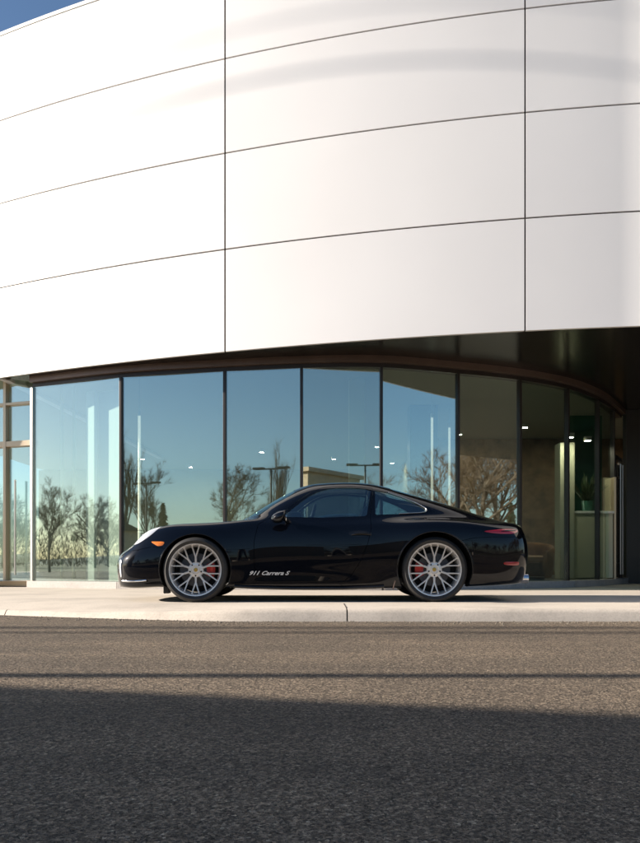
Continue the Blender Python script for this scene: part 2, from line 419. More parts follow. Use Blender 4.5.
# sill, panes and mullions on straight facets
for i in range(len(gq) - 1):
    a, b = gq[i], gq[i + 1]; t = (b - a).normalized(); nrm = Vector((t.y, -t.x)); L = (b - a).length
    c = (a + b) / 2; rz = math.atan2(t.y, t.x)
    mb = MB(); q = c + nrm * .03; mb.box((q.x, q.y, .052), (L + .02, .22, .108), rz)
    bpart(mb, 'sill', M['sill'], bevel=.006)
    if i < len(gq) - 2:
        mb = MB(); mb.box((c.x, c.y, (.107 + SOF - .156) / 2), (L - .03, .012, SOF - .157 - .107), rz + R(random.uniform(-.25, .25)))
        bpart(mb, 'window', M['glazing'])
    else:
        jb = MB()
        for s in (-.36, .36):
            q = c + t * s; jb.box((q.x, q.y, 1.25), (.06, .09, 2.29), rz)
        jb.box((c.x, c.y, 2.43), (.80, .085, .07), rz)
        d = bpart(jb, 'entrance_door', M['mullion'])
        pn = MB(); pn.box((c.x, c.y, 1.22), (.64, .02, 2.2), rz); pp = bpart(pn, 'pane', M['shop_glass']); pp.parent = d; pp.matrix_parent_inverse = Matrix()
        hb = MB()
        for s in (-.20, .05):
            q = c + t * s + nrm * .10; hb.tube([(q.x, q.y, .18), (q.x, q.y, 2.3)], .018, 8)
            for zz in (.4, 2.05):
                q2 = c + t * s; hb.tube([(q.x, q.y, zz), (q2.x, q2.y, zz)], .01, 6)
        hh = bpart(hb, 'handle', M['steel'], smooth=True); hh.parent = d; hh.matrix_parent_inverse = Matrix()
    mb = MB(); wd = .05 if i not in (0,) else .07
    mb.box((a.x, a.y, (.108 + SOF - .156) / 2), (.042 if i else .05, .085, SOF - .158 - .108), rz - .1)
    bpart(mb, 'mullion', M['mullion'] if i else M['steel'], bevel=.004)
# lit cap strips on the left mullions (they catch the sun)
# left storefront beside the curved glass
sf = MB()
for x in (-5.38, -6.6, -7.9, -9.2): sf.box((x, 13.78, 1.85), (.055, .12, 3.68))
sf.box((-7.0, 13.775, 2.42), (4.46, .10, .09)); sf.box((-7.0, 13.775, 3.10), (4.46, .10, .045)); sf.box((-7.0, 13.775, .055), (4.46, .12, .10))
sfo = SFM = Matrix.Translation((-4.78, 13.78, 0)) @ Matrix.Rotation(-math.atan(.37), 4, 'Z') @ Matrix.Translation((4.78, -13.78, 0))
def turn(mb): mb.v = [tuple(SFM @ Vector(p)) for p in mb.v]; return mb
sfo = bpart(turn(sf), 'storefront_frame', M['orange_frame'], bevel=.004)
for x0, x1 in ((-4.78, -5.34), (-5.42, -6.56), (-6.64, -7.86), (-7.94, -9.16)):
    for z0, z1 in ((.11, 2.36), (2.48, 3.07), (3.13, 3.68)):
        mb = MB(); mb.box(((x0 + x1) / 2, 13.80, (z0 + z1) / 2), (abs(x1 - x0), .012, z1 - z0)); bpart(turn(mb), 'window', M['glazing'])
mb = MB(); mb.box((-7.0, 13.82, 3.76), (4.5, .2, .14)); bpart(turn(mb), 'storefront_lintel', M['white'])
mb = MB(); mb.box((-7.2, 16.2, 6.4), (4.4, .3, 5.14)); bpart(mb, 'wing_wall', M['clad'])
mb = MB(); mb.box((-5.10, 13.66, 1.0), (.02, .03, 1.6)); bpart(turn(mb), 'door_pull', M['steel'])
# dark entrance wall on the right
mb = MB(); mb.box((8.6, 16.42, SOF / 2), (5.0, .2, SOF)); bpart(mb, 'entrance_wall', M['dark_wall'])
mb = MB(); mb.box((10.8, 13.8, SOF / 2), (.25, 5.2, SOF)); bpart(mb, 'entrance_side_wall', M['dark_wall'])
# interior shell
inner = [(p.x, p.y + .12) for p in gcv]
mb = MB(); mb.add([(x, y, .10) for x, y in [(-9.3, 13.9)] + inner + [(11, 16.6), (11, 28), (-9.3, 28)]], [tuple(range(len(inner) + 4))])
bpart(mb, 'interior_floor', M['int_floor'])
mb = MB(); mb.add([(x, y, 3.52) for x, y in [(-9.3, 13.9)] + inner + [(11, 16.6), (11, 28), (-9.3, 28)]], [tuple(range(len(inner) + 4))])
bpart(mb, 'interior_ceiling', M['int_ceil'])
mb = MB(); mb.box((-3.4, 27.5, 1.80), (12, .2, 3.4)); bpart(mb, 'back_wall', M['int_wall'])
mb = MB(); mb.box((6.3, 20.6, 1.80), (7.3, .2, 3.4)); bpart(mb, 'feature_wall', M['int_back'])
mb = MB(); mb.box((2.7, 24.1, 1.80), (.2, 6.8, 3.4)); bpart(mb, 'partition_wall', M['int_wall'])
mb = MB(); mb.box((9.9, 20, 1.85), (.2, 8, 3.6)); bpart(mb, 'partition_wall', M['int_wall'])
def column(x, y, w, d, m=M['white'], z1=3.6, name='column'):
    mb = MB(); mb.box((x, y, (.102 + z1) / 2), (w, d, z1 - .104)); return bpart(mb, name, m, bevel=.01)
for (x, y, w_) in ((-3.74, 13.44, .22), (-3.40, 13.36, .60)):
    mb = MB(); mb.box((x, y, 1.66), (w_, .07, 3.10), R(-38)); bpart(mb, 'blade_column', M['white'], bevel=.008)
column(-4.5, 14.3, .05, .05, M['cream']); column(-4.38, 14.6, .05, .05, M['cream'])
column(.62, 14.0, .26, .30, M['cream']); column(2.05, 16.4, .55, .5, M['dark_wall'])
column(4.55, 15.25, .27, .35, M['cream'], 2.62); column(5.62, 17.4, .7, .1, M['green_panel'])

# ------------------------------------------------------------------ things inside the showroom
def place_glow_post(x, y, z0, z1, label):  # slender white post; its sunlight is put in as a glow
    t = empty('glow_post', (x, y, z0)); tag(t, label, 'lamp', 'slender vertical white posts with painted-in sun glow inside the showroom')
    MB().tube([(0, 0, .06), (0, 0, z1 - z0 - .06)], .022, 10).build('glowing_shaft', M['tube'], t, smooth=True)
    MB().tube([(0, 0, 0), (0, 0, .059)], .026, 10).build('base', M['steel'], t, smooth=True)
    MB().tube([(0, 0, z1 - z0 - .059), (0, 0, z1 - z0 + .02)], .026, 10).build('cap', M['steel'], t, smooth=True)
    MB().tube([(0, 0, z1 - z0 + .02), (0, 0, 3.62 - z0)], .006, 6).build('suspension_rod', M['steel'], t)
    return t
place_glow_post(-3.02, 13.7, .10, 2.92, 'pale yellow vertical post with painted-in sun glow behind the glass above the car nose')
place_glow_post(2.05, 15.0, .30, 3.12, 'brighter of the two vertical posts with painted-in sun glow behind the rear of the car roof')
place_glow_post(2.62, 16.6, .30, 3.20, 'fainter vertical post with painted-in sun glow, right of the brighter one above the car tail')
dk = empty('reception_desk', (5.05, 15.55, .10)); tag(dk, 'cream reception desk behind the glass right of the car tail', 'desk')
MB().box((0, 0, .62), (.82, .55, 1.20)).build('desk_body', M['cream'], dk, bevel=.008)
MB().box((0, 0, 1.245), (.86, .60, .045)).build('desk_top', M['white'], dk, bevel=.006)
MB().box((.44, -.05, .95), (.04, .5, 1.9)).build('side_panel', M['orange_frame'], dk, bevel=.004)
pl = empty('potted_plant', (5.05, 15.5, .10 + 1.268)); tag(pl, 'leafy green plant in a pot standing on the cream reception desk', 'plant')
MB().lathe([(.0, .0), (.09, .0), (.115, .2), (.10, .2), (.095, .17), (0, .17)], 24).build('pot', M['green_panel'], pl, smooth=True)
mb = MB()
for i in range(60):
    a = random.uniform(0, 6.28); tl = random.uniform(.15, .75); L = random.uniform(.3, .62)
    d = Vector((math.cos(a) * math.sin(tl), math.sin(a) * math.sin(tl), math.cos(tl))); p0 = Vector((math.cos(a) * .04, math.sin(a) * .04, .17)); s_ = d.cross(Vector((0, 0, 1))).normalized() * .022
    pm = p0 + d * L * .6; p1 = p0 + d * L + Vector((0, 0, -.1 * tl))
    mb.add([p0 - s_ * .3, p0 + s_ * .3, pm + s_, p1, pm - s_], [(0, 1, 2, 3, 4)])
mb.build('leaves', M['leaf'], pl)
ch = empty('tub_chair', (3.62, 14.35, .10)); tag(ch, 'round tan leather tub chair behind the glass just past the car tail', 'chair')
mb = MB(); nseg = 40
prof = [(.42, .06), (.46, .30), (.48, .62), (.45, .68), (.39, .64), (.37, .40)]
for k in range(nseg + 1):
    a = R(-60) + R(300) * k / nseg
    hs = .75 + .25 * math.sin(min(1, max(0, k / nseg)) * math.pi)
    mb.v += [(r * math.cos(a), r * math.sin(a), z * hs) for r, z in prof]
q = len(prof)
mb.f += [(k * q + i, (k + 1) * q + i, (k + 1) * q + (i + 1) % q, k * q + (i + 1) % q) for k in range(nseg) for i in range(q)] + [tuple(range(q)), tuple(range(nseg * q, nseg * q + q))]
mb.build('shell', M['tan_leather'], ch, smooth=True, ang=60)
MB().lathe([(0, .30), (.34, .30), (.37, .34), (.36, .40), (.30, .43), (0, .44)], 32).build('seat', M['tan_leather'], ch, smooth=True)
MB().lathe([(0, 0), (.30, 0), (.30, .05), (0, .06)], 32).build('base', M['pole'], ch, smooth=True)
spots = [(-5.2, 24.), (-4.1, 26), (-2.9, 25.0), (-1.6, 22.5), (.4, 24.), (1.5, 21.5), (2.2, 25.), (3.3, 19.4), (4.6, 18.4), (6.2, 19.0), (4.5, 14.75), (4.95, 15.15)]
t = None
for i, (x, y) in enumerate(spots):
    if t is None:
        t = empty('downlight', (x, y, 3.44))
        MB().lathe([(.0, .0), (.055, .0)], 16).build('lamp_disc', M['lit'], t)
        MB().lathe([(.056, -.004), (.075, -.004), (.075, .05), (.056, .05)], 20, closed=True).build('rim', M['white'], t)
        MB().box((0, 0, .055), (.12, .12, .04)).build('housing', M['white'], t)
        d = t
    else:
        d = copy_tree(t); d.location = (x, y, 3.44 if i < 10 else 2.66)
    tag(d, 'small round lit downlight hanging from the showroom ceiling', 'lamp', 'lit downlights in the showroom ceiling')

# ================================================================== CAR
CAR0 = Vector((-1.276, 9.262, 0))        # front axle on the ground plane, centre of the car
car = empty('parked_car', (CAR0.x + 1.225, CAR0.y, 0)); tag(car, 'glossy black sports coupe parked side-on on the pale pavement', 'car')
OFF = Vector((-1.225, 0, 0))             # car-local coordinates: x from the front axle, y to the far side, z up
def cpart(o, parent=None):
    o.parent = parent or car
    if parent is None: o.location = OFF
    return o
def J_(*rows): return rows
# control stations: 12 points each (x, half width, z) from sill to centre line
ST = [
 [(-.60,0,.135),(-.85,0,.135),(-.90,0,.165),(-.915,0,.24),(-.925,0,.34),(-.92,0,.42),(-.90,0,.475),(-.86,0,.515),(-.79,0,.555),(-.70,0,.60),(-.61,0,.635),(-.52,0,.66)],
 [(-.60,.30,.135),(-.835,.33,.135),(-.888,.34,.165),(-.902,.35,.24),(-.91,.36,.34),(-.905,.36,.42),(-.88,.36,.48),(-.83,.36,.525),(-.745,.34,.575),(-.66,.28,.62),(-.56,.16,.66),(-.43,0,.695)],
 [(-.60,.50,.135),(-.78,.60,.14),(-.83,.62,.17),(-.845,.63,.245),(-.852,.64,.345),(-.845,.64,.43),(-.80,.635,.505),(-.70,.63,.572),(-.605,.58,.655),(-.54,.45,.685),(-.44,.23,.705),(-.32,0,.735)],
 [(-.58,.62,.135),(-.67,.75,.14),(-.705,.775,.18),(-.72,.79,.25),(-.725,.80,.35),(-.71,.80,.44),(-.655,.79,.535),(-.565,.735,.665),(-.50,.63,.733),(-.42,.47,.738),(-.32,.24,.752),(-.20,0,.767)],
 [(-.5,.68,.14),(-.51,.825,.15),(-.525,.845,.19),(-.53,.858,.26),(-.53,.865,.37),(-.52,.862,.47),(-.48,.835,.60),(-.42,.75,.75),(-.36,.62,.776),(-.28,.47,.77),(-.20,.24,.78),(-.10,0,.789)],
 [(-.29,.70,.15),(-.29,.86,.16),(-.29,.88,.20),(-.29,.895,.28),(-.29,.902,.40),(-.29,.895,.52),(-.28,.85,.68),(-.25,.745,.795),(-.20,.62,.797),(-.13,.47,.786),(-.06,.24,.796),(.0,0,.803)],
 [(0,.70,.15),(0,.868,.16),(0,.892,.21),(0,.904,.30),(0,.908,.42),(0,.90,.56),(0,.855,.72),(0,.745,.808),(.0,.62,.808),(.03,.47,.800),(.06,.24,.809),(.10,0,.813)],
 [(.3,.70,.15),(.3,.86,.15),(.3,.88,.20),(.3,.89,.30),(.3,.893,.44),(.3,.885,.58),(.3,.848,.735),(.3,.752,.824),(.31,.64,.827),(.30,.47,.822),(.28,.24,.828),(.26,0,.830)],
 [(.52,.70,.15),(.52,.85,.145),(.52,.873,.195),(.52,.876,.30),(.52,.88,.44),(.52,.872,.58),(.52,.842,.745),(.50,.765,.838),(.49,.66,.850),(.44,.48,.851),(.38,.25,.849),(.34,0,.848)],
 [(.62,.70,.15),(.62,.845,.142),(.62,.870,.195),(.62,.871,.30),(.62,.876,.445),(.62,.869,.585),(.62,.840,.748),(.585,.768,.840),(.585,.672,.866),(.51,.49,.876),(.44,.25,.876),(.40,0,.876)],
 [(.82,.70,.15),(.82,.842,.14),(.82,.868,.195),(.82,.868,.30),(.82,.873,.45),(.82,.868,.59),(.82,.840,.752),(.80,.765,.843),(.82,.675,.935),(.80,.58,1.02),(.76,.30,1.07),(.73,0,1.08)],
 [(1.15,.70,.15),(1.15,.84,.14),(1.15,.867,.195),(1.15,.867,.30),(1.15,.873,.45),(1.15,.869,.59),(1.15,.84,.757),(1.15,.758,.847),(1.15,.672,1.0),(1.12,.56,1.16),(1.08,.30,1.228),(1.05,0,1.242)],
 [(1.38,.70,.15),(1.38,.84,.14),(1.38,.867,.195),(1.38,.868,.30),(1.38,.875,.45),(1.38,.87,.595),(1.38,.84,.76),(1.38,.755,.85),(1.38,.664,1.03),(1.34,.538,1.205),(1.31,.29,1.268),(1.29,0,1.28)],
 [(1.62,.70,.15),(1.62,.84,.14),(1.62,.867,.195),(1.62,.87,.30),(1.62,.878,.455),(1.62,.874,.60),(1.62,.842,.767),(1.62,.752,.857),(1.62,.656,1.03),(1.62,.525,1.215),(1.62,.29,1.280),(1.62,0,1.293)],
 [(1.9,.70,.15),(1.9,.843,.142),(1.9,.872,.2),(1.9,.88,.30),(1.9,.892,.46),(1.9,.888,.615),(1.9,.852,.780),(1.9,.745,.873),(1.9,.638,1.03),(1.9,.503,1.19),(1.9,.28,1.252),(1.9,0,1.266)],
 [(2.17,.70,.15),(2.17,.855,.147),(2.17,.89,.205),(2.17,.905,.31),(2.17,.915,.48),(2.17,.912,.65),(2.17,.868,.806),(2.17,.715,.874),(2.17,.635,.985),(2.17,.50,1.118),(2.17,.27,1.186),(2.17,0,1.20)],
 [(2.45,.70,.15),(2.45,.865,.15),(2.45,.905,.21),(2.45,.922,.32),(2.45,.930,.50),(2.45,.926,.67),(2.45,.876,.825),(2.45,.71,.874),(2.45,.62,.962),(2.45,.49,1.055),(2.45,.25,1.108),(2.45,0,1.120)],
 [(2.75,.68,.16),(2.75,.858,.16),(2.75,.90,.22),(2.75,.918,.33),(2.75,.924,.51),(2.75,.916,.68),(2.75,.86,.818),(2.75,.70,.858),(2.75,.60,.915),(2.75,.46,.978),(2.75,.24,1.017),(2.75,0,1.025)],
 [(3.0,.64,.17),(3.0,.84,.17),(3.0,.885,.23),(3.0,.90,.34),(3.0,.903,.51),(3.0,.895,.675),(3.0,.838,.792),(3.0,.69,.828),(3.0,.58,.868),(3.0,.43,.910),(3.0,.24,.931),(3.0,0,.936)],
 [(3.18,.58,.175),(3.2,.795,.18),(3.22,.84,.24),(3.23,.855,.35),(3.24,.858,.51),(3.24,.846,.665),(3.24,.79,.765),(3.25,.67,.818),(3.25,.53,.836),(3.25,.40,.849),(3.25,.24,.858),(3.25,0,.861)],
 [(3.26,.5,.18),(3.33,.69,.185),(3.37,.725,.245),(3.395,.74,.35),(3.41,.745,.51),(3.40,.735,.655),(3.385,.70,.742),(3.38,.62,.788),(3.39,.5,.806),(3.395,.38,.815),(3.40,.24,.82),(3.40,0,.823)],
 [(3.30,.30,.18),(3.40,.47,.185),(3.45,.50,.245),(3.475,.51,.35),(3.49,.515,.51),(3.47,.51,.635),(3.44,.50,.718),(3.425,.46,.763),(3.42,.39,.783),(3.42,.30,.793),(3.42,.18,.80),(3.425,0,.803)],
 [(3.32,0,.18),(3.43,0,.185),(3.485,0,.245),(3.508,0,.35),(3.52,0,.51),(3.50,0,.63),(3.472,0,.71),(3.452,0,.755),(3.443,0,.772),(3.438,0,.782),(3.434,0,.79),(3.43,0,.795)],
]
NK, NJ = len(ST), 12
TGT = [[Vector(p) for p in s] for s in ST]
mir = lambda v: Vector((v.x, -v.y, v.z))
def padded(C):
    g = []
    for k in range(-1, NK + 1):
        row = [mir(v) for v in C[1]] if k < 0 else ([mir(v) for v in C[NK - 2]] if k >= NK else C[k])
        row = [2 * row[0] - row[1]] + list(row) + [mir(row[NJ - 2])]
        g.append(row)
    return g
def b4(t): return ((1 - t) ** 3 / 6, (3 * t ** 3 - 6 * t * t + 4) / 6, (-3 * t ** 3 + 3 * t * t + 3 * t + 1) / 6, t ** 3 / 6)
CT = [[v.copy() for v in s] for s in TGT]
for it in range(2):                       # pull the smooth spline surface back onto the control stations
    g = padded(CT); new = []
    for k in range(NK):
        row = []
        for j in range(NJ):
            s = Vector()
            for a, wa in ((0, 1 / 6), (1, 4 / 6), (2, 1 / 6)):
                for b, wb in ((0, 1 / 6), (1, 4 / 6), (2, 1 / 6)): s += g[k + a][j + b] * (wa * wb)
            row.append(CT[k][j] + (TGT[k][j] - s) * .85)
        new.append(row)
    for k in (0, NK - 1):
        for j in range(NJ): new[k][j].y = 0
    for k in range(NK): new[k][NJ - 1].y = 0
    CT = new
SK, SJ = 8, 7
def surf_half():
    g = padded(CT); rows = []
    for ku in range((NK - 1) * SK + 1):
        k, t = min(ku // SK, NK - 2), ku / SK - min(ku // SK, NK - 2); wu = b4(t); row = []
        for jv in range((NJ - 1) * SJ + 1):
            j, q = min(jv // SJ, NJ - 2), jv / SJ - min(jv // SJ, NJ - 2); wv = b4(q); s = Vector()
            for a in range(4):
                for b in range(4): s += g[k + a][j + b] * (wu[a] * wv[b])
            row.append(s)
        rows.append(row)
    for r in (rows[0], rows[-1]):
        for v in r: v.y = 0
    for r in rows: r[-1].y = 0
    return rows
HALF = surf_half()
def make_shell_bm():
    bm = bmesh.new(); nr, nc = len(HALF), len(HALF[0])
    def grid(sgn):
        vv = [[bm.verts.new((v.x, sgn * v.y, v.z)) for v in r] for r in HALF]
        for i in range(nr - 1):
            for j in range(nc - 1):
                q = (vv[i][j], vv[i + 1][j], vv[i + 1][j + 1], vv[i][j + 1])
                try: bm.faces.new(q if sgn < 0 else q[::-1])
                except ValueError: pass
    grid(-1); grid(1)
    bmesh.ops.remove_doubles(bm, verts=bm.verts, dist=.0008)
    bmesh.ops.dissolve_degenerate(bm, dist=.0002, edges=bm.edges)
    bmesh.ops.recalc_face_normals(bm, faces=bm.faces)
    bm.normal_update()
    # make sure normals point outwards
    f = max(bm.faces, key=lambda f: f.calc_center_median().z)
    if f.normal.z < 0: bmesh.ops.reverse_faces(bm, faces=bm.faces)
    bm.normal_update(); return bm
SB = make_shell_bm()
SURF = bpy.data.meshes.new('surface_reference'); SB.to_mesh(SURF)
BVH = BVHTree.FromBMesh(SB)
SVN = [v.normal.copy() for v in SB.verts]; SB.verts.ensure_lookup_table(); SB.faces.ensure_lookup_table()
def smooth_normal(p):
    loc, nn, idx, d = BVH.find_nearest(p)
    if loc is None: return None, None, 9
    f = SB.faces[idx]; tw = 0; n = Vector()
    for v in f.verts:
        w_ = 1 / ((v.co - loc).length_squared + 1e-7); n += v.normal * w_
    return loc, n.normalized(), d
def shell(t0, t1):
    """closed solid between the surface offset by t0 (outer) and t1 (inner), inwards"""
    bm = bmesh.new(); n = len(SB.verts)
    o = [bm.verts.new(v.co - v.normal * t0) for v in SB.verts]; i_ = [bm.verts.new(v.co - v.normal * t1) for v in SB.verts]
    for f in SB.faces:
        ix = [v.index for v in f.verts]
        bm.faces.new([o[k] for k in ix]); bm.faces.new([i_[k] for k in reversed(ix)])
    for e in SB.edges:
        if len(e.link_faces) == 1:
            a, b = e.verts[0].index, e.verts[1].index
            l = e.link_loops[0]
            if l.vert.index != a: a, b = b, a
            bm.faces.new((o[b], o[a], i_[a], i_[b]))
    me = bpy.data.meshes.new('shell'); bm.to_mesh(me); bm.free(); return me
SB.verts.index_update(); SB.faces.index_update()
tmp_objs = []
def tmp(me):
    o = bpy.data.objects.new('tmp', me); COL.objects.link(o); tmp_objs.append(o); return o
def boolean(me, cutters, op):
    o = tmp(me)
    for c in cutters:
        md = o.modifiers.new('b', 'BOOLEAN'); md.operation = op; md.solver = 'EXACT'; md.object = c
    dg = bpy.context.evaluated_depsgraph_get(); dg.update()
    ev = o.evaluated_get(dg); r = bpy.data.meshes.new_from_object(ev)
    COL.objects.unlink(o); tmp_objs.remove(o); bpy.data.objects.remove(o)
    return r
def prism_y(poly, y0, y1, grow=0.):
    """solid from a polygon in (x, z) swept from y0 to y1"""
    if grow: poly = offset(poly, grow)
    mb = MB(); n = len(poly)
    mb.add([(x, y0, z) for x, z in poly] + [(x, y1, z) for x, z in poly], [tuple(range(n)), tuple(range(n, 2 * n))[::-1]] + [(i, n + i, n + (i + 1) % n, (i + 1) % n) for i in range(n)])
    return cutter(mb)
def cutter(mb):
    me = bpy.data.meshes.new('c'); me.from_pydata(mb.v, [], mb.f); bm = bmesh.new(); bm.from_mesh(me)
    bmesh.ops.recalc_face_normals(bm, faces=bm.faces); bm.to_mesh(me); bm.free(); return tmp(me)
def offset(poly, d):
    n = len(poly); A = sum(poly[i][0] * poly[(i + 1) % n][1] - poly[(i + 1) % n][0] * poly[i][1] for i in range(n)); s = 1 if A > 0 else -1; out = []
    for i in range(n):
        p0, p1, p2 = Vector(poly[i - 1]), Vector(poly[i]), Vector(poly[(i + 1) % n])
        a = (p1 - p0).normalized(); b = (p2 - p1).normalized(); n1 = Vector((a.y, -a.x)) * s; n2 = Vector((b.y, -b.x)) * s
        m_ = (n1 + n2); m_ = m_ / max(.3, m_.length_squared / 2); out.append(tuple(p1 + m_ * d))
    return out
def rnd(poly, n=5):
    """rounded closed polygon through the points"""
    m_ = len(poly); out = []
    for i in range(m_):
        p0, p1, p2, p3 = (Vector(poly[(i + k) % m_]) for k in (-1, 0, 1, 2))
        for k in range(n):
            t = k / n; out.append(tuple(.5 * ((2 * p1) + (p2 - p0) * t + (2 * p0 - 5 * p1 + 4 * p2 - p3) * t * t + (3 * p1 - p0 - 3 * p2 + p3) * t ** 3)))
    return out
def fix_normals(me, extra=None):
    """shade boolean results with the smooth normals of the uncut surface"""
    me.polygons.foreach_set('use_smooth', [True] * len(me.polygons))
    cache = {}; nn = []
    for p in me.polygons:
        fn = p.normal
        for li in p.loop_indices:
            vi = me.loops[li].vertex_index
            if vi not in cache: cache[vi] = smooth_normal(me.vertices[vi].co)
            loc, n, d = cache[vi]
            if n is not None and d < .03:
                dt = n.dot(fn)
                nn.append(n if dt > .72 else (-n if dt < -.72 else fn))
            else: nn.append(fn)
    me.normals_split_custom_set([tuple(x) for x in nn])
def carmesh(name, me, m, parent=None):
    me.materials.clear(); me.materials.append(m); me.name = name
    o = bpy.data.objects.new(name, me); COL.objects.link(o); return cpart(o, parent)

# --- cut shapes (x, z) seen from the side
WIN = crv([(.885, .880), (1.03, 1.010), (1.20, 1.130), (1.36, 1.188), (1.56, 1.200), (1.775, 1.188)], 5)
WIN = [tuple(p) for p in WIN] + [(1.815, 1.176), (1.80, 1.10), (1.765, .905), (1.745, .888), (1.3, .872)]
QTR = [(1.862, 1.172), (2.00, 1.150), (2.15, 1.098), (2.30, 1.030), (2.385, .978), (2.40, .955), (2.385, .935), (2.33, .925), (2.1, .912), (1.865, .902), (1.850, .915)]
DOOR = [(.635, .215), (.60, .40), (.60, .62), (.64, .80), (.735, .86)] + [(.86, .905)] + [(p[0] - .012, p[1] + .022) for p in WIN[3:-6]] + [(1.83, 1.205), (1.838, 1.17), (1.80, .895), (1.80, .75), (1.765, .60), (1.69, .42), (1.60, .28), (1.52, .215)]
AX = [(0., .335, .366), (2.45, .340, .384)]
arch = []
for cx, cz, rr in AX:
    mb = MB(); n_ = 64
    mb.v += [(cx + rr * math.cos(2 * math.pi * k / n_), y, cz + rr * math.sin(2 * math.pi * k / n_)) for y in (-1.3, 1.3) for k in range(n_)]
    mb.f += [tuple(range(n_)), tuple(range(n_, 2 * n_))[::-1]] + [(k, n_ + k, n_ + (k + 1) % n_, (k + 1) % n_) for k in range(n_)]
    arch.append(cutter(mb))
wins = [prism_y(WIN, -1.2, -.3), prism_y(WIN, .3, 1.2), prism_y(QTR, -1.2, -.3), prism_y(QTR, .3, 1.2)]
# windscreen: polygon in (y, z) swept along x; rear window: polygon in (x, y) swept down
WS = rnd([(-.60, .905), (-.30, .893), (0, .890), (.30, .893), (.60, .905), (.565, 1.0), (.50, 1.135), (.30, 1.195), (0, 1.21), (-.30, 1.195), (-.50, 1.135), (-.565, 1.0)], 4)
mb = MB(); n_ = len(WS); mb.add([(.25, y, z) for y, z in WS] + [(1.12, y, z) for y, z in WS], [tuple(range(n_)), tuple(range(n_, 2 * n_))[::-1]] + [(i, n_ + i, n_ + (i + 1) % n_, (i + 1) % n_) for i in range(n_)])
wsc = cutter(mb)
RW = rnd([(2.02, 0), (2.03, -.25), (2.07, -.42), (2.3, -.39), (2.62, -.33), (2.66, -.2), (2.67, 0), (2.66, .2), (2.62, .33), (2.3, .39), (2.07, .42), (2.03, .25)], 4)
mb = MB(); mb.prism(RW, .93, 1.5); rwc = cutter(mb)
holes = arch + wins + [wsc, rwc]
body_me = boolean(shell(0, .014), holes, 'DIFFERENCE')
# doors, bumpers, bonnet and engine lid are split off with real shut lines
def split(me, cut_in, cut_out):
    return boolean(me.copy(), [cut_in], 'INTERSECT'), boolean(me, [cut_out], 'DIFFERENCE')
parts = []
for s in (-1, 1):
    y0, y1 = (-1.2, -.35) if s < 0 else (.35, 1.2)
    d, body_me = split(body_me, prism_y(DOOR, y0, y1, -.0022), prism_y(DOOR, y0, y1, .0022)); parts.append(('door', d))
FB = [(-1.2, .05), (-.15, .05), (-.15, .50), (-.34, .555), (-.45, .565), (-.60, .535), (-.70, .520), (-.82, .535), (-1.2, .54)]
d, body_me = split(body_me, prism_y(FB, -1.2, 1.2, -.002), prism_y(FB, -1.2, 1.2, .002)); parts.append(('front_bumper', d))
RB = [(3.8, .02), (2.6, .02), (2.6, .60), (2.84, .655), (3.0, .665), (3.2, .667), (3.8, .660)]
d, body_me = split(body_me, prism_y(RB, -1.2, 1.2, -.002), prism_y(RB, -1.2, 1.2, .002)); parts.append(('rear_bumper', d))
HD = rnd([(-.50, 0), (-.47, -.22), (-.34, -.40), (-.05, -.52), (.25, -.60), (.46, -.56), (.40, -.3), (.365, 0), (.40, .3), (.46, .56), (.25, .60), (-.05, .52), (-.34, .40), (-.47, .22)], 4)
def pz(poly, g): mb = MB(); mb.prism(offset(poly, g), .5, 1.5); return cutter(mb)
d, body_me = split(body_me, pz(HD, -.002), pz(HD, .002)); parts.append(('bonnet', d))
EL = rnd([(2.74, 0), (2.745, -.3), (2.8, -.42), (3.0, -.46), (3.3, -.50), (3.385, -.46), (3.405, -.2), (3.405, 0), (3.405, .2), (3.385, .46), (3.3, .50), (3.0, .46), (2.8, .42), (2.745, .3)], 4)
def pz2(poly, g): mb = MB(); mb.prism(offset(poly, g), .78, 1.5); return cutter(mb)
d, body_me = split(body_me, pz2(EL, -.002), pz2(EL, .002)); parts.append(('engine_lid', d))
fix_normals(body_me); carmesh('body', body_me, M['paint'])
door_obj = {}
for nm, me in parts:
    fix_normals(me); o = carmesh(nm, me, M['paint'])
    if nm == 'door':
        door_obj[-1 if sum(v.co.y for v in me.vertices) < 0 else 1] = o
# glass panes: the same surface a few millimetres further in
def pane(name, cut):
    me = boolean(shell(.005, .009), [cut], 'INTERSECT'); fix_normals(me); return carmesh(name, me, M['car_glass'])
for s in (-1, 1):
    y0, y1 = (-1.2, -.3) if s < 0 else (.3, 1.2)
    pane('side_window', prism_y(WIN, y0, y1, .006)); pane('quarter_window', prism_y(QTR, y0, y1, .006))
pane('windscreen', wsc); pane('rear_window', rwc)
for o in list(tmp_objs):
    COL.objects.unlink(o); bpy.data.objects.remove(o)

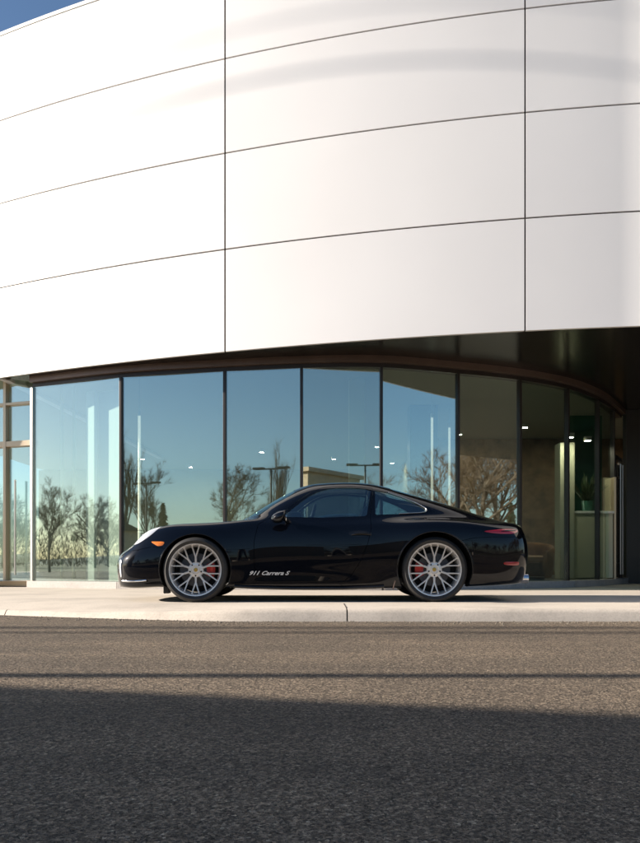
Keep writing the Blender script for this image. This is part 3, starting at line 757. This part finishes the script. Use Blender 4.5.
# --- helpers that lay things onto the car surface
def hit(x, z, s=-1):
    loc, n, i, d = BVH.ray_cast(Vector((x, s * 2, z)), Vector((0, -s, 0)))
    return (loc, n) if loc is not None else (Vector((x, s * .8, z)), Vector((0, s, 0)))
def cast(p, d):
    loc, n, i, dist = BVH.ray_cast(p - d * 1.0, d); return (loc, n) if loc is not None else (None, None)
def patch(name, org, nrm, up, poly, m, parent=None, h0=.002, dome=.0, rings=8, depth=.012):
    """a raised lens or plate following the surface: polygon in the plane at org facing nrm"""
    nrm = Vector(nrm).normalized(); u = Vector(up).cross(nrm).normalized(); v = nrm.cross(u); org = Vector(org)
    c = Vector((sum(p[0] for p in poly) / len(poly), sum(p[1] for p in poly) / len(poly))); n = len(poly); vs = []; fs = []
    def pt(q, hh):
        p = org + u * q.x + v * q.y; loc, nn = cast(p, -nrm)
        if loc is None:
            loc, n2, i2, d2 = BVH.find_nearest(p)
        return loc + nrm * hh
    for r in range(rings + 1):
        f = 1 - r / rings
        for p in poly:
            q = c + (Vector(p) - c) * f; vs.append(pt(q, h0 + dome * (1 - f * f)))
    for r in range(rings):
        for k in range(n): fs.append((r * n + k, r * n + (k + 1) % n, (r + 1) * n + (k + 1) % n, (r + 1) * n + k))
    b0 = len(vs)
    for p in poly: vs.append(pt(Vector(p), h0 - depth))
    for k in range(n): fs.append((k, b0 + k, b0 + (k + 1) % n, (k + 1) % n))
    me = bpy.data.meshes.new(name); me.from_pydata(vs, [], fs)
    bm = bmesh.new(); bm.from_mesh(me); bmesh.ops.remove_doubles(bm, verts=bm.verts, dist=.0003); bm.to_mesh(me); bm.free()
    return cpart(finish(name, me, m, None, True, 50), parent)
def xz_patch(name, poly, m, s=-1, h0=.002, depth=.01, dome=0, n=5, parent=None, nrm=None):
    P2 = rnd(poly, n); cx = sum(p[0] for p in P2) / len(P2); cz = sum(p[1] for p in P2) / len(P2)
    loc, nn = hit(cx, cz, s); nr = Vector((0, s, 0)) if nrm is None else Vector(nrm)
    # plane facing the viewer: local u along -s*x
    u = Vector((0, 0, 1)).cross(nr.normalized())
    q = [((p[0] - cx) * (1 if u.x > 0 else -1), p[1] - cz) for p in P2]
    return patch(name, loc, nr, (0, 0, 1), q, m, parent, h0, dome, 6, depth)
def xz_line(name, pts, rad, m, s=-1, sink=.3, parent=None, n=6):
    mb = MB(); pp = []
    for x, z in pts:
        loc, nn = hit(x, z, s); pp.append(loc + nn * rad * (1 - sink))
    mb.tube(pp, rad, n); return cpart(mb.build(name, m, None, True, 60), parent)

for s in (-1, 1):
    # headlamp: upright oval on the wing, leaning back
    loc, nn = hit(-.56, .665, s)
    el = [(.105 * math.cos(a) * (1 + .10 * math.sin(a)), .175 * math.sin(a)) for a in (2 * math.pi * k / 36 for k in range(36))]
    hl = patch('headlight', Vector((-.505, s * .675, .680)), (-.55, s * .52, .62), (.66, -s * .10, .74), el, M['lamp_silver'], None, .004, .016, 8, .02)
    ring = [(p[0] * 1.06, p[1] * 1.05) for p in el]
    patch('bezel', Vector((-.505, s * .675, .680)), (-.55, s * .52, .62), (.66, -s * .10, .74), ring, M['gloss_black'], hl, .001, .004, 3, .012).location = (0, 0, 0)
    for q0, q1 in ((-.035, .065), (-.02, -.045)):
        lp = [(q0 + .034 * math.cos(a), q1 + .034 * math.sin(a)) for a in (2 * math.pi * k / 16 for k in range(16))]
        patch('lens', Vector((-.505, s * .675, .680)), (-.55, s * .52, .62), (.66, -s * .10, .74), lp, M['chrome'], hl, .017, .008, 3, .008).location = (0, 0, 0)
    xz_patch('side_marker', [(-.455, .618), (-.40, .620), (-.335, .618), (-.318, .607), (-.335, .582), (-.38, .574), (-.42, .592)], M['amber'], s, .004, .01, .004)
    xz_patch('tail_light', [(2.955, .728), (3.06, .742), (3.18, .750), (3.29, .750), (3.335, .732), (3.28, .703), (3.16, .698), (3.05, .706)], M['red_lens'], s, .004, .012, .004, nrm=(.42, s * .9, .1))
    xz_patch('tail_light_strip', [(3.13, .728), (3.20, .738), (3.29, .741), (3.30, .733), (3.20, .724), (3.13, .722)], M['gloss_black'], s, .0095, .004, .001, nrm=(.42, s * .9, .1))
    xz_patch('rear_reflector', [(3.16, .408), (3.24, .412), (3.32, .412), (3.335, .395), (3.32, .378), (3.24, .376), (3.16, .385)], M['dark_red'], s, .003, .01, .002, nrm=(.42, s * .9, 0))
    # bumper side duct and chrome-like blade at the nose
    xz_patch('bumper_intake', [(-.86, .43), (-.80, .42), (-.74, .37), (-.72, .29), (-.75, .235), (-.84, .235), (-.87, .30)], M['gloss_black'], s, .002, .008, .0, nrm=(-.75, s * .66, 0))
    xz_patch('daytime_lamp', [(-.812, .430), (-.785, .425), (-.776, .37), (-.780, .27), (-.800, .255), (-.810, .34)], M['lamp_silver'], s, .010, .010, .004, nrm=(-.75, s * .66, 0))
    xz_line('splitter_blade', [(-.77, .215), (-.70, .212), (-.62, .214), (-.55, .218), (-.50, .224)], .009, M['chrome'], s, .2)
    # sill blade and stone guards by the wheels
    xz_line('sill_edge', [(.40, .168), (.6, .158), (1.0, .152), (1.5, .154), (1.84, .162), (1.93, .168)], .018, M['gloss_black'], s, .0)
    mb = MB(); mb.box((2.035, s * .850, .18), (.012, .07, .10), 0, Matrix.Rotation(R(14), 3, 'Y')); cpart(mb.build('stone_guard', M['bronze'], None, bevel=.004))
    mb = MB(); mb.box((-.335, s * .62, .13), (.06, .12, .10)); cpart(mb.build('air_deflector', M['plastic'], None, bevel=.01))
    # door handle
    hd = MB(); hp = []
    for x, z in ((1.60, .690), (1.64, .702), (1.70, .704), (1.76, .701), (1.80, .692)):
        loc, n2 = hit(x, z, s); hp.append(loc + Vector((0, s * .016, 0)))
    hp[0].y -= s * .016; hp[-1].y -= s * .016
    hd.tube(hp, [.010, .014, .015, .014, .010], 10); o = cpart(hd.build('handle', M['paint'], None, True, 60), door_obj[s]); o.location = (0, 0, 0)
    o = xz_patch('handle_recess', [(1.575, .715), (1.66, .735), (1.74, .730), (1.775, .705), (1.74, .675), (1.66, .668), (1.59, .682)], M['gloss_black'], s, .001, .004, 0, parent=door_obj[s]); o.location = (0, 0, 0)
    # window seal lines
    xz_line('window_trim', [(p[0], p[1]) for p in QTR[1:9]], .006, M['steel'], s, .2)
    # door mirror
    mr = empty('side_mirror', (0, 0, 0), 0, door_obj[s])
    mbm = MB(); ns, nt_ = 14, 20; c0 = Vector((.885, s * .915, .872))
    for i in range(ns + 1):
        th = math.pi * i / ns
        for k in range(nt_):
            ph = 2 * math.pi * k / nt_; x, y, z = -math.cos(th), math.sin(th) * math.cos(ph), math.sin(th) * math.sin(ph)
            sx = .105 if x < 0 else .05
            zz = .066 * (abs(z) ** .85) * (1 if z > 0 else -1)
            mbm.v.append(tuple(c0 + Vector((x * sx + (.02 * (z)), y * .105, zz - .012 * x * -1))))
    mbm.f += [(i * nt_ + k, i * nt_ + (k + 1) % nt_, (i + 1) * nt_ + (k + 1) % nt_, (i + 1) * nt_ + k) for i in range(ns) for k in range(nt_)]
    mbm.build('mirror_housing', M['paint'], mr, True, 0)
    mb = MB(); mb.tube([(.95, s * .78, .82), (.93, s * .84, .845), (.90, s * .90, .862)], [.030, .024, .028], 10); mb.build('mirror_arm', M['gloss_black'], mr, True, 60)
    mb = MB(); mb.lathe([(0, .0), (.048, .0), (.048, .004), (0, .004)], 20); o = mb.build('mirror_glass', M['chrome'], mr); o.rotation_euler = (0, R(90), 0); o.location = (.93, s * .915, .870)
    # exhaust tip
    mb = MB(); mb.lathe([(.040, .0), (.048, .0), (.050, .006), (.050, .16), (.040, .16)], 24, closed=True); o = mb.build('exhaust_tip', M['chrome'], None, True, 40); cpart(o)
    o.rotation_euler = (0, R(90), 0); o.location = OFF + Vector((3.335, s * .50, .235))

# silver script low on the door
fc = bpy.data.curves.new('script', 'FONT'); fc.body = '911 Carrera S'; fc.size = .056; fc.shear = .5; fc.space_character = 1.0; fc.offset = .0011; fc.extrude = .0006; fc.resolution_u = 4
fo = bpy.data.objects.new('script', fc); COL.objects.link(fo); dg = bpy.context.evaluated_depsgraph_get(); dg.update()
me = bpy.data.meshes.new_from_object(fo.evaluated_get(dg)); COL.objects.unlink(fo); bpy.data.objects.remove(fo)
wx = max(v.co.x for v in me.vertices); sx = .425 / wx
for v in me.vertices:
    x, z = .545 + v.co.x * sx, 0.278 + v.co.y; loc, nn = hit(x, z, -1); v.co = loc + Vector((0, -1, 0)) * (.0018 + v.co.z)
me.materials.clear(); me.materials.append(M['silver_script']); o = bpy.data.objects.new('door_lettering', me); COL.objects.link(o); o.parent = door_obj[-1]

# underbody, arch liners
ub = MB(); ub.box((1.2, 0, .165), (1.7, 1.52, .03)); ub.box((-.62, 0, .165), (.42, 1.2, .03)); ub.box((2.98, 0, .20), (.60, 1.36, .03)); ub.box((0, 0, .24), (.8, 1.08, .03)); ub.box((2.45, 0, .26), (.8, 1.0, .06))
cpart(ub.build('underbody', M['liner'], None))
for cx, cz, rr in AX:
    for s in (-1, 1):
        mb = MB(); n_ = 40; vs_ = []
        r2 = rr + .004
        for k in range(n_ + 1):
            a = R(-25) + R(230) * k / n_
            for y, r3 in ((s * .862, r2), (s * .56, r2), (s * .56, .05)): vs_.append((cx + r3 * math.cos(a), y, cz + r3 * math.sin(a)))
        mb.add(vs_, [(k * 3 + i, (k + 1) * 3 + i, (k + 1) * 3 + i + 1, k * 3 + i + 1) for k in range(n_) for i in range(2)])
        cpart(mb.build('wheel_arch_liner', M['liner'], None, True, 40))
        # rolled lip round the arch
        mb = MB(); pp = []
        for k in range(49):
            a = R(-22) + R(224) * k / 48; x, z = cx + rr * math.cos(a), cz + rr * math.sin(a)
            loc, nn = hit(cx + (rr + .006) * math.cos(a), cz + (rr + .006) * math.sin(a), s)
            if loc.z < .13: continue
            pp.append(Vector((x, loc.y - s * .004, z)))
        mb.tube(pp, .0075, 8); cpart(mb.build('arch_lip', M['paint'], None, True, 60))

# --- wheels
def make_wheel(rt, wtyre, rrim, cal_side):
    """outer face towards -y; returned as a part (rim) with its own children"""
    h = wtyre / 2
    mb = MB()
    # rim barrel and lip
    mb.lathe([(rrim - .012, -h + .030), (rrim - .004, -h + .014), (rrim + .008, -h + .012), (rrim + .010, -h + .020), (rrim + .002, -h + .03), (rrim - .004, h - .02), (rrim - .022, h - .02), (rrim - .030, -h + .09), (rrim - .022, -h + .05)], 72, 'Y', True)
    # ten forked spokes
    yo = -h + .040; yh = -h + .052
    def bar(p0, p1, w0, w1, t0, t1):
        p0, p1 = Vector(p0), Vector(p1); d = (p1 - p0).normalized(); sdv = d.cross(Vector((0, 1, 0))).normalized()
        vs = []
        for p, w_, t in ((p0, w0, t0), (p1, w1, t1)):
            vs += [p - sdv * w_ * .55, p + sdv * w_ * .55, p + sdv * w_ + Vector((0, .006, 0)), p + sdv * w_ * .8 + Vector((0, t, 0)), p - sdv * w_ * .8 + Vector((0, t, 0)), p - sdv * w_ + Vector((0, .006, 0))]
        fs = [(i, (i + 1) % 6, 6 + (i + 1) % 6, 6 + i) for i in range(6)] + [tuple(range(6))[::-1], tuple(range(6, 12))]
        mb.add(vs, fs)
    pol = lambda r, a, y: (r * math.cos(a), y, r * math.sin(a))
    for k in range(10):
        a = R(36 * k + 18)
        bar(pol(.050, a, yh), pol(.142, a, yh - .004), .0125, .0105, .035, .032)
        for sgn in (-1, 1):
            bar(pol(.134, a + sgn * R(1.2), yh - .0035), pol(rrim - .008, a + sgn * R(9.), yo - .006), .0088, .0074, .032, .026)
    mb.lathe([(.0, yh + .004), (.040, yh + .004), (.046, yh - .002), (.072, yh + .001), (.080, yh + .010), (.080, yh + .06), (0, yh + .06)], 40, 'Y')
    rim = mb.build('wheel', M['rim'], None, True, 32)
    mb = MB()
    ri = rrim + .004
    mb.lathe([(ri, -h + .02), (ri + .012, -h + .004), (ri + .035, -h - .004), (rt - .022, -h + .004), (rt - .008, -h + .014), (rt, -h + .034), (rt, -h * .30), (rt - .007, -h * .29), (rt - .007, -h * .24), (rt, -h * .23), (rt, h * .23), (rt - .007, h * .24), (rt - .007, h * .29), (rt, h * .30), (rt, h - .034), (rt - .008, h - .014), (ri + .035, h + .004), (ri, h - .02)], 80, 'Y', True)
    mb.build('tyre', M['rubber'], rim, True, 40)
    mb = MB(); mb.lathe([(.07, -h + .118), (.172, -h + .118), (.172, -h + .150), (.07, -h + .150)], 64, 'Y', True)
    mb.build('brake_disc', M['disc'], rim, True, 30)
    mb = MB(); n_ = 14
    for k in range(n_ + 1):
        a = R(-27) + R(54) * k / n_; a = a + (0 if cal_side > 0 else math.pi); e = .006 if k in (0, n_) else 0
        for r, y in ((.108 + e, -h + .095 + e), (.150, -h + .082 + e), (.196 - e, -h + .090 + e), (.200 - e, -h + .17), (.108 + e, -h + .17)): mb.v.append((r * math.cos(a), y, r * math.sin(a) + (.0)))
    mb.f += [(k * 5 + i, (k + 1) * 5 + i, (k + 1) * 5 + (i + 1) % 5, k * 5 + (i + 1) % 5) for k in range(n_) for i in range(5)] + [(0, 1, 2, 3, 4), tuple(n_ * 5 + i for i in range(5))]
    o = mb.build('brake_caliper', M['caliper'], rim, True, 40); 
    mb = MB(); mb.lathe([(0, yh - .004), (.017, yh - .003), (.021, yh + .003), (.021, yh + .01)], 28, 'Y'); mb.build('centre_cap', M['gold'], rim, True, 40)
    mb = MB()
    for k in range(5):
        a = R(72 * k + 18 + 36); mb.tube([pol(.060, a, yh - .006), pol(.060, a, yh + .02)], .0085, 8)
    mb.build('wheel_bolt', M['gloss_black'], rim, True, 40)
    mb = MB(); mb.lathe([(0, -h + .16), (rrim - .03, -h + .16), (rrim - .03, h - .03), (0, h - .03)], 40, 'Y'); mb.build('hub_backing', M['liner'], rim)
    return rim
for ax, rt, wt, rr, cs in ((0., .333, .245, .262, 1), (2.45, .336, .285, .266, -1)):
    wl = make_wheel(rt, wt, rr, cs); cpart(wl); wl.location = OFF + Vector((ax, -.898 + wt / 2, rt - .003))
    wl2 = make_wheel(rt, wt, rr, -cs); cpart(wl2)
    wl2.location = OFF + Vector((ax, .898 - wt / 2, rt - .003)); wl2.rotation_euler = (0, 0, math.pi)

# --- cabin
def seat(y):
    mb = MB(); mb.box((1.42, y, .38), (.50, .46, .16), 0, Matrix.Rotation(R(-8), 3, 'Y'))
    st = cpart(mb.build('seat', M['leather'], None, bevel=.05, smooth=True))
    mb = MB(); mb.box((1.72, y, .70), (.14, .44, .62), 0, Matrix.Rotation(R(18), 3, 'Y')); mb.box((1.86, y, 1.06), (.09, .26, .17), 0, Matrix.Rotation(R(14), 3, 'Y'))
    o = mb.build('backrest', M['leather'], st, bevel=.04, smooth=True)
seat(-.36); seat(.36)
mb = MB(); mb.prism([(.62, -.66), (.98, -.68), (.98, .68), (.62, .66)], .55, .885); mb.box((1.0, -.36, .90), (.16, .42, .09)); cpart(mb.build('dashboard', M['leather'], None, bevel=.03, smooth=True))
mb = MB(); pp = [(1.18 + .045 * math.sin(a), -.36 + .18 * math.cos(a), .86 + .17 * math.sin(a)) for a in (2 * math.pi * k / 28 for k in range(29))]; mb.tube(pp, .016, 8); mb.tube([(1.02, -.36, .82), (1.18, -.36, .86)], .03, 8); mb.box((1.18, -.36, .85), (.03, .30, .05))
cpart(mb.build('steering_wheel', M['leather'], None, True, 50))
mb = MB(); mb.box((1.5, 0, .22), (1.5, 1.4, .05)); mb.box((2.05, 0, .62), (.12, 1.2, .55), 0, Matrix.Rotation(R(16), 3, 'Y')); mb.box((1.35, 0, .42), (1.0, .22, .28)); cpart(mb.build('cabin_floor', M['leather'], None))

# ================================================================== surroundings behind the camera
def bare_tree(h, spread, seed, levels=5, upright=.3, first=.3):
    rr = random.Random(seed); tr = MB(); tw = MB()
    def twig(p, d, L, r):
        s_ = d.cross(Vector((rr.uniform(-1, 1), rr.uniform(-1, 1), rr.uniform(-1, 1)))).normalized() * r; e = p + d * L
        s2 = d.cross(s_).normalized() * r
        tw.add([p + s_, p - s_ * .5 + s2, p - s_ * .5 - s2, e], [(0, 1, 3), (1, 2, 3), (2, 0, 3)])
    def branch(p, d, L, r, lv):
        q = p; pts = [p]; rad = [r]; n = 4 if lv < 2 else 3; dd = d.copy()
        for i in range(n):
            dd = (dd + Vector((rr.uniform(-1, 1), rr.uniform(-1, 1), rr.uniform(-.5, .9) + upright * .5)) * (.13 if lv else .05)).normalized()
            q = q + dd * L / n; pts.append(q); rad.append(r * (1 - .5 * (i + 1) / n))
        tr_ = tr if lv < 2 else tw
        tr_.tube(pts, rad, 7 if lv < 2 else (4 if lv < 4 else 3), False)
        if lv >= levels - 1:
            for k in range(5):
                i = rr.randrange(1, len(pts)); twig(pts[i], (dd + Vector((rr.uniform(-1, 1), rr.uniform(-1, 1), rr.uniform(-.4, 1))) * .9).normalized(), L * rr.uniform(.6, 1.5), max(r * .6, .010))
            return
        nb = rr.randint(7, 9) if lv == 0 else rr.randint(3, 4)
        for k in range(nb):
            f = lerp(first if lv == 0 else .35, 1., (k + rr.random() * .6) / nb); f = min(f, 1); i = min(int(f * n), n - 1); pp_ = pts[i].lerp(pts[i + 1], f * n - i)
            a = rr.uniform(0, 6.28); sp = spread * rr.uniform(.6, 1.2)
            e1 = dd.orthogonal().normalized(); e2 = dd.cross(e1); nd_ = (dd * math.cos(sp) + (e1 * math.cos(a) + e2 * math.sin(a)) * math.sin(sp) + Vector((0, 0, upright * .3))).normalized()
            branch(pp_, nd_, L * rr.uniform(.5, .68), r * .5, lv + 1)
    branch(Vector((0, 0, 0)), Vector((0, 0, 1)), h * .55, h * .018, 0)
    return tr, tw
def conifer(h, rb, seed):
    rr = random.Random(seed); tr = MB(); cr = MB(); tr.tube([(0, 0, 0), (0, 0, h * .97)], [h * .02, .01], 8)
    for i in range(1500):
        z = h * (.08 + .92 * rr.random() ** 1.25); rad = rb * (1 - z / h) ** .8 * (.55 + .45 * rr.random()) * (.8 + .3 * math.sin(z * 5 + i % 3)); a = rr.uniform(0, 6.28)
        p = Vector((rad * math.cos(a), rad * math.sin(a), z)); d = Vector((math.cos(a), math.sin(a), -.35)); s_ = Vector((-math.sin(a), math.cos(a), 0)); L = rr.uniform(.25, .6) * h / 8
        cr.add([p - d * L * .6, p + s_ * L * .35, p + d * L * .6 + Vector((0, 0, -.1)), p - s_ * L * .35], [(0, 1, 2, 3)])
    return tr, cr
def place_tree(name, gen, mats, label, group, cat='tree'):
    t = empty(name); tag(t, label, cat, group)
    gen[0].build('trunk', mats[0], t, True, 60); gen[1].build('crown', mats[1], t)
    return t
G0 = ROADZ - .03
protos = {
 'round': place_tree('bare_tree', bare_tree(9, .75, 3, 6), (M['bark'], M['twig']), 'leafless spreading tree', 'bare trees across the road'),
 'oval': place_tree('bare_tree', bare_tree(8.5, .6, 8, 6, .4), (M['bark'], M['twig']), 'leafless tree', 'bare trees across the road'),
 'poplar': place_tree('poplar_tree', bare_tree(15, .17, 21, 5, 1.1, .10), (M['bark'], M['twig']), 'tall slim leafless poplar standing above the other trees', 'poplars across the road'),
 'fir': place_tree('fir_tree', conifer(8, 1.9, 5), (M['bark'], M['needle']), 'dark fir', 'firs across the road'),
}
used = set()
def put(kind, x, y, s, rz, label):
    t = protos[kind] if kind not in used else copy_tree(protos[kind]); used.add(kind)
    t.location = (x, y, G0); t.rotation_euler = (0, 0, rz); t.scale = (s, s, s); t['label'] = label
rr = random.Random(4)
for i in range(46):
    a = R(-172 + 164 * (i + rr.uniform(-.3, .3)) / 46); d = rr.uniform(58, 84)
    x, y = d * math.cos(a) * 1.25, d * math.sin(a) * .9
    k = rr.choice(['round', 'oval', 'round', 'oval', 'fir']) 
    put(k, x, y, rr.uniform(.75, 1.2), rr.uniform(0, 6.28), {'round': 'leafless spreading tree in the belt of trees across the road', 'oval': 'leafless upright tree in the belt of trees across the road', 'fir': 'dark fir in the belt of trees across the road'}[k])
put('oval', -33, .6, .5, .4, 'leafless tree closest to the road, behind the added shade block')
for (x, y, s, k) in ((24, -1, .95, 'round'), (29, -6, 1.05, 'oval'), (35, -7, 1.1, 'round'), (33, -13, 1., 'oval'), (40, -14, 1.15, 'round'), (27, -12, .8, 'round'), (45, -6, 1.2, 'oval'), (22, 3, .8, 'oval')):
    put(k, x, y, s, x, 'leafless tree in the brown group beside the right end of the road')
for (x, y, s) in ((-23.3, -41, .62), (9, -48, .8), (-48, -40, .75)):
    put('poplar', x, y, s, x, 'tall slim leafless poplar standing above the other trees across the road')
# far wood that reads as one mass
mb = MB(); rr = random.Random(9)
for i in range(52000):
    a = R(rr.uniform(-185, 5)); d = rr.uniform(88, 125); x, y = d * 1.25 * math.cos(a), d * math.sin(a)
    hmax = 5.2 + 1.6 * math.sin(a * 9) + 1.3 * math.sin(a * 31 + 1) + .8 * math.sin(a * 83); z = G0 + rr.random() ** 1.3 * hmax; L = rr.uniform(.4, 1.5); wd = rr.uniform(.03, .09); b = rr.uniform(0, 6.28)
    dx, dy = rr.uniform(-.8, .8) * L, rr.uniform(-.8, .8) * L
    mb.add([(x - wd * math.cos(b), y - wd * math.sin(b), z), (x + wd * math.cos(b), y + wd * math.sin(b), z), (x + dx, y + dy, z + L)], [(0, 1, 2)])
o = mb.build('far_wood', M['twig']); tag(o, 'far brown winter wood along the horizon across the road', 'wood', None, 'stuff')
# low hills
def hills():
    mb = MB(); n = 90; 
    for k in range(n + 1):
        a = R(-190 + 200 * k / n); hh = 16 + 10 * math.sin(a * 3 + 1) + 5 * math.sin(a * 7.3)
        for d, z in ((420, -1), (640, hh), (900, -1)): mb.v.append((d * math.cos(a), d * math.sin(a), z))
    mb.f += [(k * 3 + i, (k + 1) * 3 + i, (k + 1) * 3 + i + 1, k * 3 + i + 1) for k in range(n) for i in range(2)]
    return mb.build('hills', M['hedge'], None, True)
tag(hills(), kind='structure')
# buildings across the road
def house(name, x, y, rz, L, W, H, rf, wallm, label, nwin=3, flat=False):
    h_ = empty(name, (x, y, ROADZ + .004), rz); tag(h_, label, 'building')
    mb = MB(); mb.box((0, 0, H / 2), (L, W, H)); wl = mb.build('wall', wallm, h_)
    mb = MB()
    if flat: mb.box((0, 0, H + .16), (L + .5, W + .5, .3))
    else:
        a, b = L / 2 + .4, W / 2 + .4
        mb.add([(-a, -b, H), (a, -b, H), (a, b, H), (-a, b, H), (-a, 0, H + rf), (a, 0, H + rf)], [(0, 1, 5, 4), (2, 3, 4, 5), (0, 4, 3), (1, 2, 5), (0, 3, 2, 1)])
    mb.build('roof', wallm if flat else M['roofing'], h_)
    for i in range(nwin):
        px = -L / 2 + L * (i + .5) / nwin
        f = MB(); f.box((px, W / 2 + .01, H * .52), (L / nwin * .55, .08, H * .42)); fo_ = f.build('window', M['white'], h_)
        f = MB(); f.box((px, W / 2 + .035, H * .52), (L / nwin * .55 - .16, .06, H * .42 - .16)); f.build('pane', M['shop_glass'], fo_)
    f = MB(); f.box((L * .04, W / 2 + .012, 1.05), (1.0, .09, 2.1)); f.build('door', M['roofing'], h_)
    return h_
house('tan_house', -4.2, -37, R(30), 4.6, 7, 6.9, 1.5, M['brick'], 'tan brick commercial block with a flat roof across the road', 5, True)
house('shade_block', -17, 1.36, 0, 3.3, 4.5, 4.2, 3.6, M['shed'], 'unseen grey gabled block added left of the photographer to shade the near road', 2)  # out of view; placed and shaped to cast the foreground shade edge
house('low_shed', -52, -34, R(12), 16, 8, 3.4, 1.6, M['brick'], 'low brick shed behind the trees across the road', 3)
# street lamps and utility poles
def street_lamp(x, y, h, label, rz=0.):
    t = empty('street_lamp', (x, y, ROADZ + .004), rz); tag(t, label, 'street lamp', 'street lamps across the road')
    MB().tube([(0, 0, .5), (0, 0, h)], [.09, .06], 10).build('pole', M['pole'], t, True, 60)
    MB().lathe([(0, 0), (.28, 0), (.28, .5), (.12, .52), (0, .52)], 20).build('base', M['concrete'], t, True, 40)
    MB().box((0, 0, h + .04), (2.0, .14, .08)).build('arm', M['pole'], t)
    for s in (-1, 1): MB().box((s * .85, 0, h + .09), (.75, .34, .13)).build('lamp_head', M['pole'], t, bevel=.02)
street_lamp(-16.5, -24, 6.4, 'double-headed dark street lamp nearest the left end of the parking lot')
street_lamp(.1, -29, 6.8, 'double-headed dark street lamp in front of the tan brick block')
street_lamp(13, -26, 6.4, 'double-headed dark street lamp at the right end of the parking lot')
street_lamp(-34, -26, 6.4, 'double-headed dark street lamp beyond the added shade block')
def utility_pole(x, y, h, r, label):
    t = empty('utility_pole', (x, y, G0)); tag(t, label, 'utility pole', 'wooden utility poles along the road')
    MB().tube([(0, 0, 0), (0, 0, h)], [r, r * .8], 10).build('pole', M['wood_pole'], t, True, 60)
    MB().box((0, 0, h - .6), (.14, 2.2, .14)).build('crossarm', M['wood_pole'], t)
    for s in (-.9, -.4, .4, .9): MB().lathe([(0, 0), (.05, 0), (.06, .06), (.03, .14), (0, .15)], 10).build('insulator', M['white'], t, True).location = (0, s, h - .53)
utility_pole(-12.6, 3.74, 9, .085, 'wooden utility pole with a crossarm nearest the showroom along the road')
utility_pole(-27, 6.09, 14, .08, 'second wooden utility pole from the showroom along the road')
utility_pole(-32, 6.57, 15, .09, 'farthest wooden utility pole from the showroom along the road')

# unseen mast and arms, added to cast bands of shade on the facade
def on_wall(x, z, t): return Vector((x, FY(x), z)) + sd * (t / math.cos(SUN_EL))
a0, a1 = on_wall(-2., 7.24, 20), on_wall(5.2, 6.93, 20)
dirv = (a1 - a0); p0 = a0 - dirv * .95
gt = empty('shadow_rig', (p0.x, p0.y, G0)); tag(gt, 'unseen steel mast with two long arms, added left of the showroom to band the facade with shade', 'shadow_rig')
mb = MB(); mb.tube([(0, 0, 0), (0, 0, p0.z + 1.4 - G0)], [.22, .16], 12); mb.build('mast', M['steel'], gt, True, 60)
for dz, r_ in ((0, .019), (.78, .012)):
    q0, q1 = p0 - gt.location, a1 - gt.location
    mb = MB(); mb.tube([q0 + Vector((0, 0, dz)), q1 + Vector((0, 0, dz))], r_, 10); mb.build('arm', M['steel'], gt, True, 60)
